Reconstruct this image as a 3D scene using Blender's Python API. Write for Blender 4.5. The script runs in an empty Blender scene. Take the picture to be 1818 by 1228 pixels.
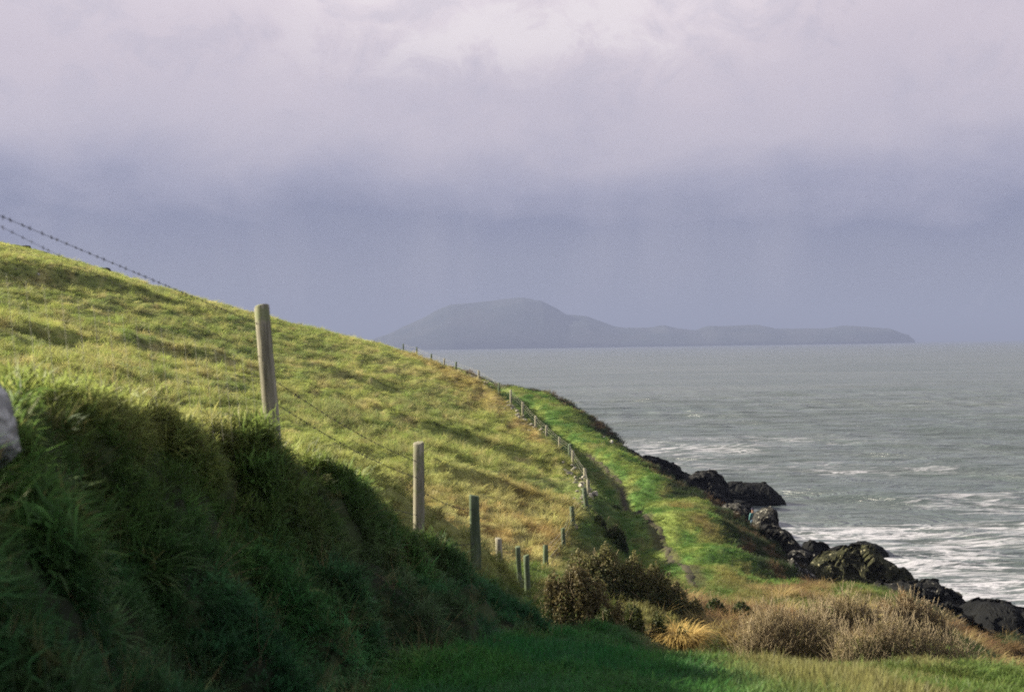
import bpy, bmesh, math, random
import numpy as np
from mathutils import Vector, Matrix, Euler, noise as mnoise

R = math.radians
rng = np.random.default_rng(7)
random.seed(7)
scene = bpy.context.scene
COL = scene.collection

# ------------------------------------------------------------------ camera, sky, sun, exposure
F = 2525.0            # focal length in pixels of the 1818 x 1228 photograph
CX, CY = 909.0, 614.0
ROLL = 0.014
CAMZ = 16.0           # metres above the sea

cam_d = bpy.data.cameras.new('camera')
cam = bpy.data.objects.new('camera', cam_d)
COL.objects.link(cam)
cam_d.sensor_width = 36.0
cam_d.lens = 36.0 * F / 1818.0
cam_d.clip_start = 0.1
cam_d.clip_end = 120000.0
right = Vector((math.cos(ROLL), 0, -math.sin(ROLL)))
up = Vector((math.sin(ROLL), 0, math.cos(ROLL)))
fwd = Vector((0, 1, 0))
M = Matrix((right, up, -fwd)).transposed().to_4x4()
M.translation = Vector((0, 0, CAMZ))
cam.matrix_world = M
cam_d.dof.use_dof = True
cam_d.dof.focus_distance = 90.0
cam_d.dof.aperture_fstop = 4.5
scene.camera = cam

SUN_EL, SUN_AZ = 26.0, -74.0       # azimuth from the view direction, minus = to the left
sun_dir = Vector((math.sin(R(SUN_AZ)) * math.cos(R(SUN_EL)), math.cos(R(SUN_AZ)) * math.cos(R(SUN_EL)), math.sin(R(SUN_EL))))
sl = bpy.data.lights.new('sun', 'SUN')
sl.energy = 5.0
sl.angle = R(0.5)
sl.color = (1.0, 0.90, 0.72)
sun = bpy.data.objects.new('sun', sl)
COL.objects.link(sun)
sun.rotation_euler = sun_dir.to_track_quat('Z', 'Y').to_euler()

scene.view_settings.view_transform = 'Standard'
scene.view_settings.look = 'None'
scene.view_settings.exposure = 1.8
scene.view_settings.gamma = 1.0
scene.view_settings.use_curve_mapping = False
scene.cycles.filter_width = 1.9
scene.cycles.use_denoising = False
scene.cycles.max_bounces = 6
scene.cycles.diffuse_bounces = 3
scene.cycles.transmission_bounces = 4
scene.cycles.volume_bounces = 0
scene.cycles.sample_clamp_indirect = 4.0


class NT:
    """small node-tree helper"""
    def __init__(self, tree):
        self.t = tree
        tree.nodes.clear()

    def n(self, kind, **kw):
        nd = self.t.nodes.new(kind)
        for k, v in kw.items():
            setattr(nd, k, v)
        return nd

    def link(self, a, b):
        self.t.links.new(a, b)

    def put(self, sock, v):
        if isinstance(v, bpy.types.NodeSocket):
            self.t.links.new(v, sock)
        else:
            sock.default_value = v

    def math(self, op, a, b=None, c=None, clamp=False):
        nd = self.n('ShaderNodeMath', operation=op, use_clamp=clamp)
        self.put(nd.inputs[0], a)
        if b is not None: self.put(nd.inputs[1], b)
        if c is not None: self.put(nd.inputs[2], c)
        return nd.outputs[0]

    def vmath(self, op, a, b=None):
        nd = self.n('ShaderNodeVectorMath', operation=op)
        self.put(nd.inputs[0], a)
        if b is not None: self.put(nd.inputs[1], b)
        return nd.outputs[0]

    def mix(self, f, a, b, blend='MIX'):
        nd = self.n('ShaderNodeMix', data_type='RGBA', blend_type=blend)
        self.put(nd.inputs['Factor'], f)
        self.put(nd.inputs[6], a)
        self.put(nd.inputs[7], b)
        return nd.outputs[2]

    def noise(self, vec, scale, detail=4.0, rough=0.5, dist=0.0):
        nd = self.n('ShaderNodeTexNoise')
        if vec is not None: self.put(nd.inputs['Vector'], vec)
        nd.inputs['Scale'].default_value = scale
        nd.inputs['Detail'].default_value = detail
        nd.inputs['Roughness'].default_value = rough
        nd.inputs['Distortion'].default_value = dist
        return nd.outputs['Fac']

    def ramp(self, fac, stops, interp='LINEAR'):
        nd = self.n('ShaderNodeValToRGB')
        nd.color_ramp.interpolation = interp
        el = nd.color_ramp.elements
        while len(el) > 1: el.remove(el[-1])
        for i, (p, c) in enumerate(stops):
            e = el[0] if i == 0 else el.new(p)
            e.position = p
            e.color = (c, c, c, 1) if isinstance(c, (int, float)) else (*c, 1)
        self.put(nd.inputs[0], fac)
        return nd.outputs[0]

    def smooth(self, v, lo, hi):
        nd = self.n('ShaderNodeMapRange', interpolation_type='SMOOTHSTEP')
        self.put(nd.inputs[0], v)
        nd.inputs[1].default_value = lo
        nd.inputs[2].default_value = hi
        return nd.outputs[0]

    def scale(self, vec, s, loc=(0, 0, 0)):
        nd = self.n('ShaderNodeMapping')
        self.put(nd.inputs['Vector'], vec)
        nd.inputs['Scale'].default_value = s
        nd.inputs['Location'].default_value = loc
        return nd.outputs[0]


world = bpy.data.worlds.new('World')
scene.world = world
world.use_nodes = True
w = NT(world.node_tree)
skyn = w.n('ShaderNodeTexSky', sky_type='NISHITA', sun_disc=False)
skyn.sun_elevation = R(SUN_EL)
skyn.sun_rotation = R(SUN_AZ)
b_clear = w.n('ShaderNodeBackground')
b_clear.inputs['Strength'].default_value = 0.05
w.link(skyn.outputs[0], b_clear.inputs['Color'])
gen = w.n('ShaderNodeTexCoord').outputs['Generated']
sep = w.n('ShaderNodeSeparateXYZ'); w.link(gen, sep.inputs[0])
sx, sy, sz = sep.outputs
# cloud deck: heavy blue-violet rain cloud low down, paler and pinker higher up, torn by noise
n1 = w.noise(w.scale(gen, (2.2, 2.2, 5.5), (0.3, 1.7, 0.2)), 1.6, 5, 0.55, 0.6)
n2 = w.noise(w.scale(gen, (1.0, 1.0, 1.6), (3.1, 0.4, 0.9)), 7.0, 7, 0.58, 0.4)
elev = w.math('ADD', sz, w.math('MULTIPLY', w.math('SUBTRACT', n1, 0.5), 0.13))
elev = w.math('ADD', elev, w.math('MULTIPLY', w.math('SUBTRACT', n2, 0.5), 0.075))
cloud = w.ramp(elev, [
    (0.0, (0.290, 0.315, 0.430)), (0.045, (0.290, 0.300, 0.420)), (0.085, (0.245, 0.255, 0.395)),
    (0.112, (0.420, 0.405, 0.540)), (0.150, (0.660, 0.595, 0.685)), (0.205, (0.790, 0.690, 0.755)),
    (0.250, (0.930, 0.815, 0.860)), (0.40, (0.90, 0.85, 0.88)), (1.0, (0.66, 0.68, 0.76))])
# torn bright cumulus edges inside the pale upper deck, greyer towards both sides of it
n3 = w.noise(w.scale(gen, (1.0, 1.0, 1.35), (1.3, 2.2, 0.6)), 21.0, 10, 0.63, 0.5)
side = w.math('ABSOLUTE', w.math('SUBTRACT', w.math('DIVIDE', sx, w.math('MAXIMUM', sy, 0.05)), 0.01))
high = w.smooth(sz, 0.10, 0.22)
cloud = w.mix(w.math('MULTIPLY', w.math('MULTIPLY', w.smooth(side, 0.10, 0.40), high), 0.32), cloud, (0.54, 0.49, 0.585, 1))
puff = w.math('MULTIPLY', w.math('ADD', w.math('MULTIPLY', w.smooth(n3, 0.47, 0.60), .75), .25), w.math('MULTIPLY', w.smooth(sz, 0.165, 0.215), w.math('SUBTRACT', 1.0, w.smooth(side, 0.03, 0.26))))
cloud = w.mix(w.math('MULTIPLY', puff, 0.70), cloud, (1.03, 0.94, 0.945, 1))
grey = w.math('MULTIPLY', w.smooth(w.math('SUBTRACT', 1.0, n3), 0.50, 0.66), w.smooth(sz, 0.10, 0.2))
cloud = w.mix(w.math('MULTIPLY', grey, 0.28), cloud, (0.52, 0.50, 0.61, 1))
low = w.math('MULTIPLY', w.smooth(n3, 0.50, 0.60), w.math('MULTIPLY', w.smooth(sz, 0.006, 0.026), w.math('SUBTRACT', 1.0, w.smooth(sz, 0.03, 0.055))))
low = w.math('MULTIPLY', low, w.smooth(side, 0.16, 0.34))
cloud = w.mix(w.math('MULTIPLY', low, 0.45), cloud, (0.55, 0.54, 0.66, 1))
# rain shafts hanging under the storm band
rain = w.noise(w.scale(gen, (9.0, 9.0, 1.2), (0.7, 0.1, 0.0)), 1.0, 4, 0.5, 0.2)
cloud = w.mix(w.math('MULTIPLY', w.math('MULTIPLY', w.smooth(rain, 0.45, 0.65), w.math('SUBTRACT', 1.0, w.smooth(sz, 0.06, 0.15))), 0.60), cloud, (0.46, 0.445, 0.55, 1))
b_cloud = w.n('ShaderNodeBackground')
b_cloud.inputs['Strength'].default_value = 0.275
w.link(cloud, b_cloud.inputs['Color'])
wm = w.n('ShaderNodeMixShader')
wm.inputs[0].default_value = 0.95
w.link(b_clear.outputs[0], wm.inputs[1]); w.link(b_cloud.outputs[0], wm.inputs[2])
wo = w.n('ShaderNodeOutputWorld')
w.link(wm.outputs[0], wo.inputs['Surface'])
world.cycles.sampling_method = 'AUTOMATIC'

# ------------------------------------------------------------------ helpers
def P(px, py, D):
    """world point that stands D metres out along the ray of a photograph pixel"""
    u, v = (px - CX) / F, (CY - py) / F
    p = (right * u + up * v + fwd) * D
    return (p.x, p.y, p.z + CAMZ)


def _hash(ix, iy, seed):
    h = (ix.astype(np.int64) * 374761393 + iy.astype(np.int64) * 668265263 + seed * 974711) & 0x7fffffff
    h = ((h ^ (h >> 13)) * 1274126177) & 0x7fffffff
    return ((h ^ (h >> 16)) & 0xffff) / 65535.0


def vnoise(x, y, seed=0):
    x0, y0 = np.floor(x), np.floor(y)
    fx, fy = x - x0, y - y0
    fx = fx * fx * fx * (fx * (fx * 6 - 15) + 10); fy = fy * fy * fy * (fy * (fy * 6 - 15) + 10)
    a = _hash(x0, y0, seed); b = _hash(x0 + 1, y0, seed); c = _hash(x0, y0 + 1, seed); d = _hash(x0 + 1, y0 + 1, seed)
    return a + (b - a) * fx + (c - a) * fy + (a - b - c + d) * fx * fy


def fbm(x, y, seed=0, octv=4, gain=0.5):
    s = 0; amp = 1.0; tot = 0
    for i in range(octv):
        ca, sa = math.cos(0.6 * i + 0.3), math.sin(0.6 * i + 0.3)
        s = s + amp * vnoise((x * ca - y * sa) * 2.0 ** i, (x * sa + y * ca) * 2.0 ** i, seed + i * 17)
        tot += amp; amp *= gain
    return s / tot


def sstep(v, lo, hi):
    t = np.clip((v - lo) / (hi - lo), 0, 1)
    return t * t * (3 - 2 * t)


def poly_dist(X, Y, pts):
    """distance to a polyline in plan, signed + to its right when walked from first to last point, and position along it"""
    best = np.full(X.shape, 1e9); sgn = np.ones(X.shape); along = np.zeros(X.shape)
    L = 0.0
    for (x0, y0), (x1, y1) in zip(pts[:-1], pts[1:]):
        dx, dy = x1 - x0, y1 - y0
        l = math.hypot(dx, dy)
        t = np.clip(((X - x0) * dx + (Y - y0) * dy) / (l * l), 0, 1)
        ex, ey = X - (x0 + t * dx), Y - (y0 + t * dy)
        d = np.hypot(ex, ey)
        m = d < best
        best = np.where(m, d, best)
        sgn = np.where(m, np.sign(dy * ex - dx * ey), sgn)
        along = np.where(m, L + t * l, along)
        L += l
    return best, sgn, along


def mesh_np(name, verts, faces, cols=None, colname='tint', smooth=True):
    me = bpy.data.meshes.new(name)
    verts = np.asarray(verts, dtype=np.float32)
    me.vertices.add(len(verts)); me.vertices.foreach_set('co', verts.ravel())
    if len(faces):
        if isinstance(faces, np.ndarray):
            k = faces.shape[1]; flat = faces.ravel().astype(np.int32)
            starts = np.arange(0, len(flat), k, dtype=np.int32); tot = np.full(len(faces), k, dtype=np.int32)
        else:
            tot = np.array([len(f) for f in faces], dtype=np.int32)
            flat = np.array([i for f in faces for i in f], dtype=np.int32)
            starts = np.concatenate(([0], np.cumsum(tot)[:-1])).astype(np.int32)
        me.loops.add(len(flat)); me.loops.foreach_set('vertex_index', flat)
        me.polygons.add(len(tot)); me.polygons.foreach_set('loop_start', starts); me.polygons.foreach_set('loop_total', tot)
        me.polygons.foreach_set('use_smooth', np.full(len(tot), smooth))
    if cols is not None:
        at = me.attributes.new(colname, 'FLOAT_COLOR', 'POINT')
        c = np.ones((len(verts), 4), dtype=np.float32); c[:, :3] = cols
        at.data.foreach_set('color', c.ravel())
    me.update(calc_edges=True)
    me.validate()
    return me


def link(name, me, mat=None, parent=None, **props):
    o = bpy.data.objects.new(name, me)
    COL.objects.link(o)
    if mat is not None and me is not None and len(me.materials) == 0:
        me.materials.append(mat)
    if parent is not None: o.parent = parent
    for k, v in props.items(): o[k] = v
    return o


def empty(name, loc, label, cat, group=None):
    o = bpy.data.objects.new(name, None); COL.objects.link(o)
    o.location = loc; o['label'] = label; o['category'] = cat
    if group: o['group'] = group
    o.empty_display_size = 0.1
    return o


def grid_faces(nr, nc):
    i = np.arange(nr - 1)[:, None] * nc + np.arange(nc - 1)[None, :]
    i = i.ravel()
    return np.stack([i, i + 1, i + nc + 1, i + nc], axis=1)


def material(name):
    m = bpy.data.materials.new(name); m.use_nodes = True
    return m, NT(m.node_tree)


def finish(nt, bsdf, volume=None, disp=None):
    o = nt.n('ShaderNodeOutputMaterial')
    if bsdf is not None: nt.link(bsdf, o.inputs['Surface'])
    if volume is not None: nt.link(volume, o.inputs['Volume'])


def principled(nt, color, rough=0.8, spec=0.25, normal=None, metal=0.0):
    p = nt.n('ShaderNodeBsdfPrincipled')
    nt.put(p.inputs['Base Color'], color)
    nt.put(p.inputs['Roughness'], rough)
    nt.put(p.inputs['Specular IOR Level'], spec)
    nt.put(p.inputs['Metallic'], metal)
    if normal is not None: nt.link(normal, p.inputs['Normal'])
    return p.outputs[0]


def bump(nt, h, strength=0.5, dist=0.05):
    b = nt.n('ShaderNodeBump')
    b.inputs['Strength'].default_value = strength
    b.inputs['Distance'].default_value = dist
    nt.link(h, b.inputs['Height'])
    return b.outputs[0]


# ------------------------------------------------------------------ terrain shape
FENCE_PX = [(970, 1022, 32), (1000, 978, 44), (1017, 942, 52), (1043, 911, 60), (1049, 882, 80), (1040, 866, 93), (1017, 828, 107),
            (993, 797, 118), (970, 776, 124), (951, 761, 130), (927, 740, 136), (908, 722, 143), (887, 702, 149),
            (850, 677, 158), (810, 660, 168), (789, 655, 174), (766, 645, 180), (740, 634, 187), (716, 627, 193)]
CREST_PX = [(-60, 640, 4.6), (0, 645, 5.5), (200, 690, 6.5), (370, 757, 8.0), (480, 785, 9.2), (640, 865, 11.5), (740, 940, 13.5),
            (860, 1000, 15.2), (932, 1045, 16.6)]
FENCE = [P(*p) for p in FENCE_PX]
CREST = [P(*p) for p in CREST_PX]
zs = CAMZ
FOOT = [(-0.95, 3.0, zs - 1.55), (-0.92, 5.0, zs - 1.6), (-0.85, 7.0, zs - 1.72), (-0.55, 9.0, zs - 1.97), (-0.2, 11.0, zs - 2.27), (0.2, 13.0, zs - 2.62), (0.62, 15.0, zs - 3.0), (0.85, 16.5, zs - 3.3)]
CLIFF_PX = [(890, 690, 166), (1000, 712, 166), (1060, 752, 152), (1093, 776, 149), (1097, 791, 136), (1130, 815, 122), (1180, 850, 108), (1240, 890, 92), (1285, 930, 80), (1335, 985, 67),
            (1440, 1042, 52), (1605, 1060, 43), (1690, 1158, 30)]
CLIFF = [P(*p) for p in CLIFF_PX]
ctrl = list(FENCE) + list(CREST) + list(FOOT) + list(CLIFF)
px_pts = [
    # skyline of the hill
    (0, 434, 180), (100, 456, 186), (180, 484, 190), (300, 524, 195), (380, 551, 198), (450, 570, 200), (490, 582, 203), (560, 594, 207), (620, 607, 210), (690, 620, 203),
    # lane
    (960, 715, 150), (1000, 760, 135), (1050, 800, 122), (1100, 850, 108), (1068, 900, 95), (1130, 900, 88), (1160, 960, 72),
    (1100, 950, 66), (1200, 1010, 60), (1100, 985, 50), (1250, 1060, 45), (1380, 1040, 50), (1250, 1090, 34), (1350, 1095, 32), (1500, 1085, 34),
    (1205, 1225, 22), (1400, 1228, 22), (1650, 1215, 22), (1780, 1198, 14), (1500, 1200, 12), (1300, 1228, 7.6), (1780, 1228, 9),
    (1090, 1172, 13), (1090, 1228, 22), (1000, 1178, 16.8), (985, 1145, 17.6), (962, 1092, 17.4), (1230, 1186, 15.5),
    # posts beyond the bank's end
    (885, 1012, 26), (920, 1016, 28), (936, 1048, 24)]
ctrl += [P(*p) for p in px_pts]
rel = [(-7.2, 20, -1.05), (-10.8, 30, -1.2), (-21.6, 60, .55), (-3.2, 9, -.15), (-6, 10, .4), (-12, 15, 1.5), (-20, 20, 2.9), (-20, 40, .7), (-40, 40, 6.9), (-40, 60, 6.3),
       (-5, 30, -3.0), (-8, 45, -3.4), (-8, 60, -3.7), (-10, 80, -4.1), (-30, 80, 2.1), (-10, 107, -4.5), (-30, 107, 1.7), (-50, 107, 7.9), (-20, 130, -.9), (-40, 140, 6.2), (-60, 150, 13.0), (-22, 165, 1.2), (-14, 150, -1.9),
       (-60, 100, 11.0), (-50, 10, 12), (-90, 100, 19), (-90, 0, 22), (-90, 150, 20), (-90, 200, 18.5), (-65, 205, 13.5), (-65, 230, 9), (-50, 225, 6), (-40, 240, -1), (-25, 235, -5), (-12, 225, -6), (-12, 250, -15), (-30, 260, -13), (-60, 262, 0), (-50, 300, -14), (-90, 260, 9), (-90, 310, -4),
       (0, 195, -8), (3, 200, -13), (10, 190, -17), (12, 175, -13.5), (16, 160, -18), (15.5, 148, -16), (16, 138, -15.5), (20, 140, -18), (15, 120, -13.5), (19, 122, -16.8), (16, 105, -13.2), (21, 105, -17),
       (16.5, 90, -13.3), (21, 88, -16.5), (15, 78, -13), (20, 76, -16.5), (15, 66, -12.8), (21, 62, -16.3), (16, 52, -12.0), (23, 50, -16.3), (30, 46, -18.5),
       (16, 40, -10.8), (22, 38, -14.5), (29, 36, -18.0), (13, 26, -8.0), (18, 25, -11.5), (26, 22, -17.0), (8, 20, -5.6), (10, 12, -5.3), (18, 10, -11), (25, 5, -17), (20, -6, -11),
       (28, 100, -19), (30, 140, -20), (40, 60, -21), (40, 20, -22), (30, 200, -22), (10, 240, -22), (40, 280, -24), (60, 100, -25), (60, 0, -25), (-40, 340, -25), (30, 340, -26),
       (0, -4, -1.45), (-1.6, 2.0, -.02), (-1.3, 3.5, -.9), (0, 2, -1.5), (0.5, 6, -1.68), (4, 2, -1.9), (4, -5, -1.7), (-3.5, -4, 0.3), (-4, 3, .3), (-8, 3, 1.2), (-20, 0, 4.2), (-20, -12, 4.5), (12, 0, -5), (3, -12, -1.6), (12, -12, -4.5)]
ctrl += [(x, y, z + CAMZ) for x, y, z in rel]
CT = np.array(ctrl, dtype=np.float64)
NFEN, NCRE, NFOO = len(FENCE), len(CREST), len(FOOT)
ids = np.arange(len(CT))
is_foot = (ids >= NFEN + NCRE) & (ids < NFEN + NCRE + NFOO)
is_crest = (ids >= NFEN) & (ids < NFEN + NCRE)
near_pt = CT[:, 1] < 15.5
right_pt = CT[:, 0] > np.interp(CT[:, 1], [c[1] for c in CREST], [c[0] + .25 for c in CREST])
SC = 50.0


def _tps(r2):
    return np.where(r2 > 1e-12, 0.5 * r2 * np.log(np.maximum(r2, 1e-12)), 0.0)


def _fit(pts):
    n = len(pts); xy = pts[:, :2] / SC
    K = _tps(((xy[:, None, :] - xy[None, :, :]) ** 2).sum(-1)) + np.eye(n) * 1e-6
    Pm = np.hstack([np.ones((n, 1)), xy])
    A = np.zeros((n + 3, n + 3)); A[:n, :n] = K; A[:n, n:] = Pm; A[n:, :n] = Pm.T
    return pts, np.linalg.solve(A, np.concatenate([pts[:, 2], np.zeros(3)]))


SURF_A = _fit(CT[~(is_foot | (near_pt & right_pt & ~is_crest))])      # field, hill, lane and cliffs
SURF_B = _fit(CT[~(is_crest | (near_pt & ~right_pt & ~is_foot))])     # lawn below the bank


def _eval(surf, X, Y):
    pts, co = surf
    X = np.asarray(X, dtype=np.float64); Y = np.asarray(Y, dtype=np.float64)
    sh = X.shape; x = X.ravel() / SC; y = Y.ravel() / SC
    out = np.empty(x.shape)
    xy = pts[:, :2] / SC; n = len(pts)
    for i in range(0, len(x), 20000):
        a, b = x[i:i + 20000], y[i:i + 20000]
        r2 = (a[:, None] - xy[None, :, 0]) ** 2 + (b[:, None] - xy[None, :, 1]) ** 2
        out[i:i + 20000] = _tps(r2) @ co[:n] + co[n] + co[n + 1] * a + co[n + 2] * b
    return out.reshape(sh)


xy2 = lambda pts: [(p[0], p[1]) for p in pts]
FENCE_LINE = xy2([CREST[-1]] + [P(885, 1012, 26)] + FENCE + [P(664, 613, 205), (-40, 240, 0)])
CREST_LINE = [(-1.7, -12.0)] + xy2(CREST)
FOOT_LINE = [(-0.95, -12.0)] + xy2(FOOT)
CLIFF_LINE = [(-14.0, 215.0)] + xy2(CLIFF) + [(9.0, 20.0), (8.5, 8.0), (9.0, -12.0)]
# old sod banks that cross the field, their steep face towards the lane and the camera


def smooth_hit(px, py):
    Ds = np.geomspace(8, 300, 500)
    d = np.array(P(px, py, 1.0)) - np.array([0, 0, CAMZ])
    q = np.where(_eval(SURF_A, d[0] * Ds, d[1] * Ds) > d[2] * Ds + CAMZ)[0]
    D_ = float(Ds[q[0]]) if len(q) else 150.0
    return P(px, py, D_), D_


def ditch(pxs, h_px, w_px):
    hits = [smooth_hit(*p) for p in pxs]
    D_ = np.mean([h_[1] for h_ in hits])
    return [h_[0] for h_ in hits], h_px * D_ / F, w_px * D_ / F


DITCHES = [ditch([(-40, 482), (60, 484), (150, 496), (245, 522), (330, 548)], 14, 50),
           ditch([(170, 606), (260, 618), (350, 636), (465, 660)], 16, 50),
           ditch([(745, 832), (800, 846), (860, 858), (925, 874)], 18, 45),
           ditch([(560, 690), (700, 745), (810, 778), (905, 800)], 11, 50),
           ditch([(0, 590), (80, 592), (160, 603)], 12, 40),
           ditch([(560, 812), (620, 818), (690, 826)], 14, 40),
           ditch([(500, 640), (620, 672), (720, 700)], 9, 40)]
PATH_PX = [(1040, 798, 124), (1075, 822, 116), (1098, 848, 108), (1125, 885, 94), (1148, 925, 81), (1185, 965, 71), (1205, 1005, 60), (1228, 1035, 52), (1255, 1062, 45)]
PATH = [P(*p) for p in PATH_PX]


def regions(X, Y):
    df, sf, al = poly_dist(X, Y, FENCE_LINE[::1])
    fence = df * sf                       # + on the lane's side, - in the field
    dc, sc, _ = poly_dist(X, Y, CREST_LINE)
    crest = dc * sc                       # + below the bank's crest
    dt, st, _ = poly_dist(X, Y, FOOT_LINE)
    foot = dt * st                        # + out on the lawn
    dk, sk, _ = poly_dist(X, Y, CLIFF_LINE)
    cliff = dk * sk * -1.0                # + beyond the cliff edge (line walked towards the camera)
    near = 1 - sstep(Y, 15.5, 18.5)
    bank = near * sstep(crest, -0.15, 0.1) * (1 - sstep(foot, -0.12, 0.2))
    lawn = near * sstep(foot, -0.12, 0.2)
    side = np.where(Y < 16.6, crest, fence)
    field = 1 - sstep(side, -0.25, 0.25)
    return dict(fence=fence, crest=crest, foot=foot, cliff=cliff, bank=bank, lawn=lawn, field=field, near=near, along=al)


def H0(X, Y, rg=None):
    rg = rg or regions(X, Y)
    za = _eval(SURF_A, X, Y)
    zb = za.copy()
    m = np.asarray(Y) < 20
    if m.any(): zb[m] = _eval(SURF_B, np.asarray(X)[m], np.asarray(Y)[m])
    c, f = rg['crest'], rg['foot']
    t = np.where(c <= 0, 0.0, np.where(f >= 0, 1.0, c / np.maximum(c - f, 1e-6)))
    p = .5 * t + .5 * (1 - (1 - t) ** 1.9)      # brow stands out, foot runs in
    zn = za + (zb - za) * p
    return za + (zn - za) * (1 - sstep(np.asarray(Y), 15.8, 18.5))


def H(X, Y, rg=None, fine=True):
    X = np.asarray(X, dtype=np.float64); Y = np.asarray(Y, dtype=np.float64)
    rg = rg or regions(X, Y)
    z = H0(X, Y, rg)
    dist = np.clip(Y, 3, 400)
    fld = rg['field'] * (1 - rg['bank'])
    # sheep-trodden terracettes run along the slope, tussocks break them up
    t1 = fbm(X * 0.85 + 3, Y * 0.12, 3, 4) - 0.5
    t2 = fbm(X * 1.9 + 9, Y * 0.40, 5, 4) - 0.5
    t3 = fbm(X * 3.0 + 1, Y * 0.7, 8, 4) - 0.5
    far = sstep(dist, 12, 45)
    z = z + fld * (t1 * (0.10 + .62 * far) + t2 * (0.10 + 0.42 * far) + t3 * (.05 + .22 * far))
    z = z - (0.10 + .16 * (1 - sstep(dist, 5.2, 8.5)) + .13 * sstep(dist, 12.5, 15)) * (1 - sstep(dist, 14, 22)) * np.exp(-(np.minimum(rg['crest'], 0) / 1.2) ** 2) * (1 - rg['lawn'])
    for pts, h, wd in DITCHES:
        d, s, a = poly_dist(X, Y, xy2(pts))
        tot = sum(math.hypot(q[0] - p[0], q[1] - p[1]) for p, q in zip(pts[:-1], pts[1:]))
        ends = sstep(a, 0, tot * 0.15) * (1 - sstep(a, tot * 0.8, tot))
        sd = d * s + (fbm(X * .8, Y * .8, 21, 3) - .5) * wd * .8
        prof = np.where(sd < 0, np.exp(-(sd / (wd * 1.6)) ** 2), np.exp(-(sd / (wd * 0.45)) ** 2))
        z = z + ends * h * (prof - 0.55 * np.exp(-((sd - wd * 1.1) / (wd * .8)) ** 2))
    lane = (1 - rg['field']) * (1 - rg['near']) * (1 - sstep(rg['cliff'], -0.3, 1.5))
    l1 = fbm(X * 0.5, Y * 0.22, 31, 3) - 0.5
    l2 = fbm(X * 1.6, Y * 0.9, 33, 3) - 0.5
    z = z + lane * (l1 * 0.55 + l2 * 0.34)
    # the field stands on a low embankment above the lane
    e = rg['fence']
    on = sstep(Y, 40, 60) * (1 - sstep(Y, 175, 205))
    z = z + on * (0.18 * np.exp(-((e + 0.3) / 1.1) ** 2) - 1.05 * np.exp(-((e - 2.3) / 1.6) ** 2))
    cl = sstep(rg['cliff'], 0.2, 3.0)
    z = z + cl * ((fbm(X * .35, Y * .35, 41, 4) - .5) * 2.6 + (fbm(X * 1.3, Y * 1.3, 43, 3) - .5) * 0.9)
    # sods slumped on the bank's face, a gently uneven lawn
    b = rg['bank']
    z = z + b * (1 - .65 * sstep(Y, 11.5, 15)) * ((fbm(X * 2.3 + 5, Y * 1.5, 51, 4) - .5) * 0.85 + (fbm(X * 5, Y * 3.6, 53, 3) - .5) * 0.30)
    cb = rg['near'] * np.exp(-(rg['crest'] / 0.45) ** 2)
    z = z + cb * (fbm(X * 1.2, Y * 1.9, 55, 3) - .5) * 0.12
    rt = sstep(X, 1.6, 3.2)
    z = z + rg['lawn'] * ((fbm(X * 0.9, Y * 0.7, 57, 3) - .5) * (0.12 + 0.22 * rt) + (fbm(X * 4, Y * 3, 59, 3) - .5) * 0.05)
    return z


def Hs(x, y):
    return float(H(np.array([x]), np.array([y]))[0])


# colours of the ground cover (sRGB-free, linear)
def cmix(a, b, t):
    return a + (b - a) * t[..., None]


C = lambda r, g, b: np.array([r, g, b])


RUST = [(P(1215, 893, 88)[0], 88, 1.1), (P(1250, 930, 78)[0], 78, .9), (P(1305, 1045, 50)[0], 49, 1.0), (P(1335, 985, 64)[0], 63, .8), (P(1035, 735, 155)[0], 155, 1.6), (P(1300, 960, 70)[0], 70, .7)]


def path_d(X, Y):
    d, s, a = poly_dist(X, Y, xy2(PATH))
    return d


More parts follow.
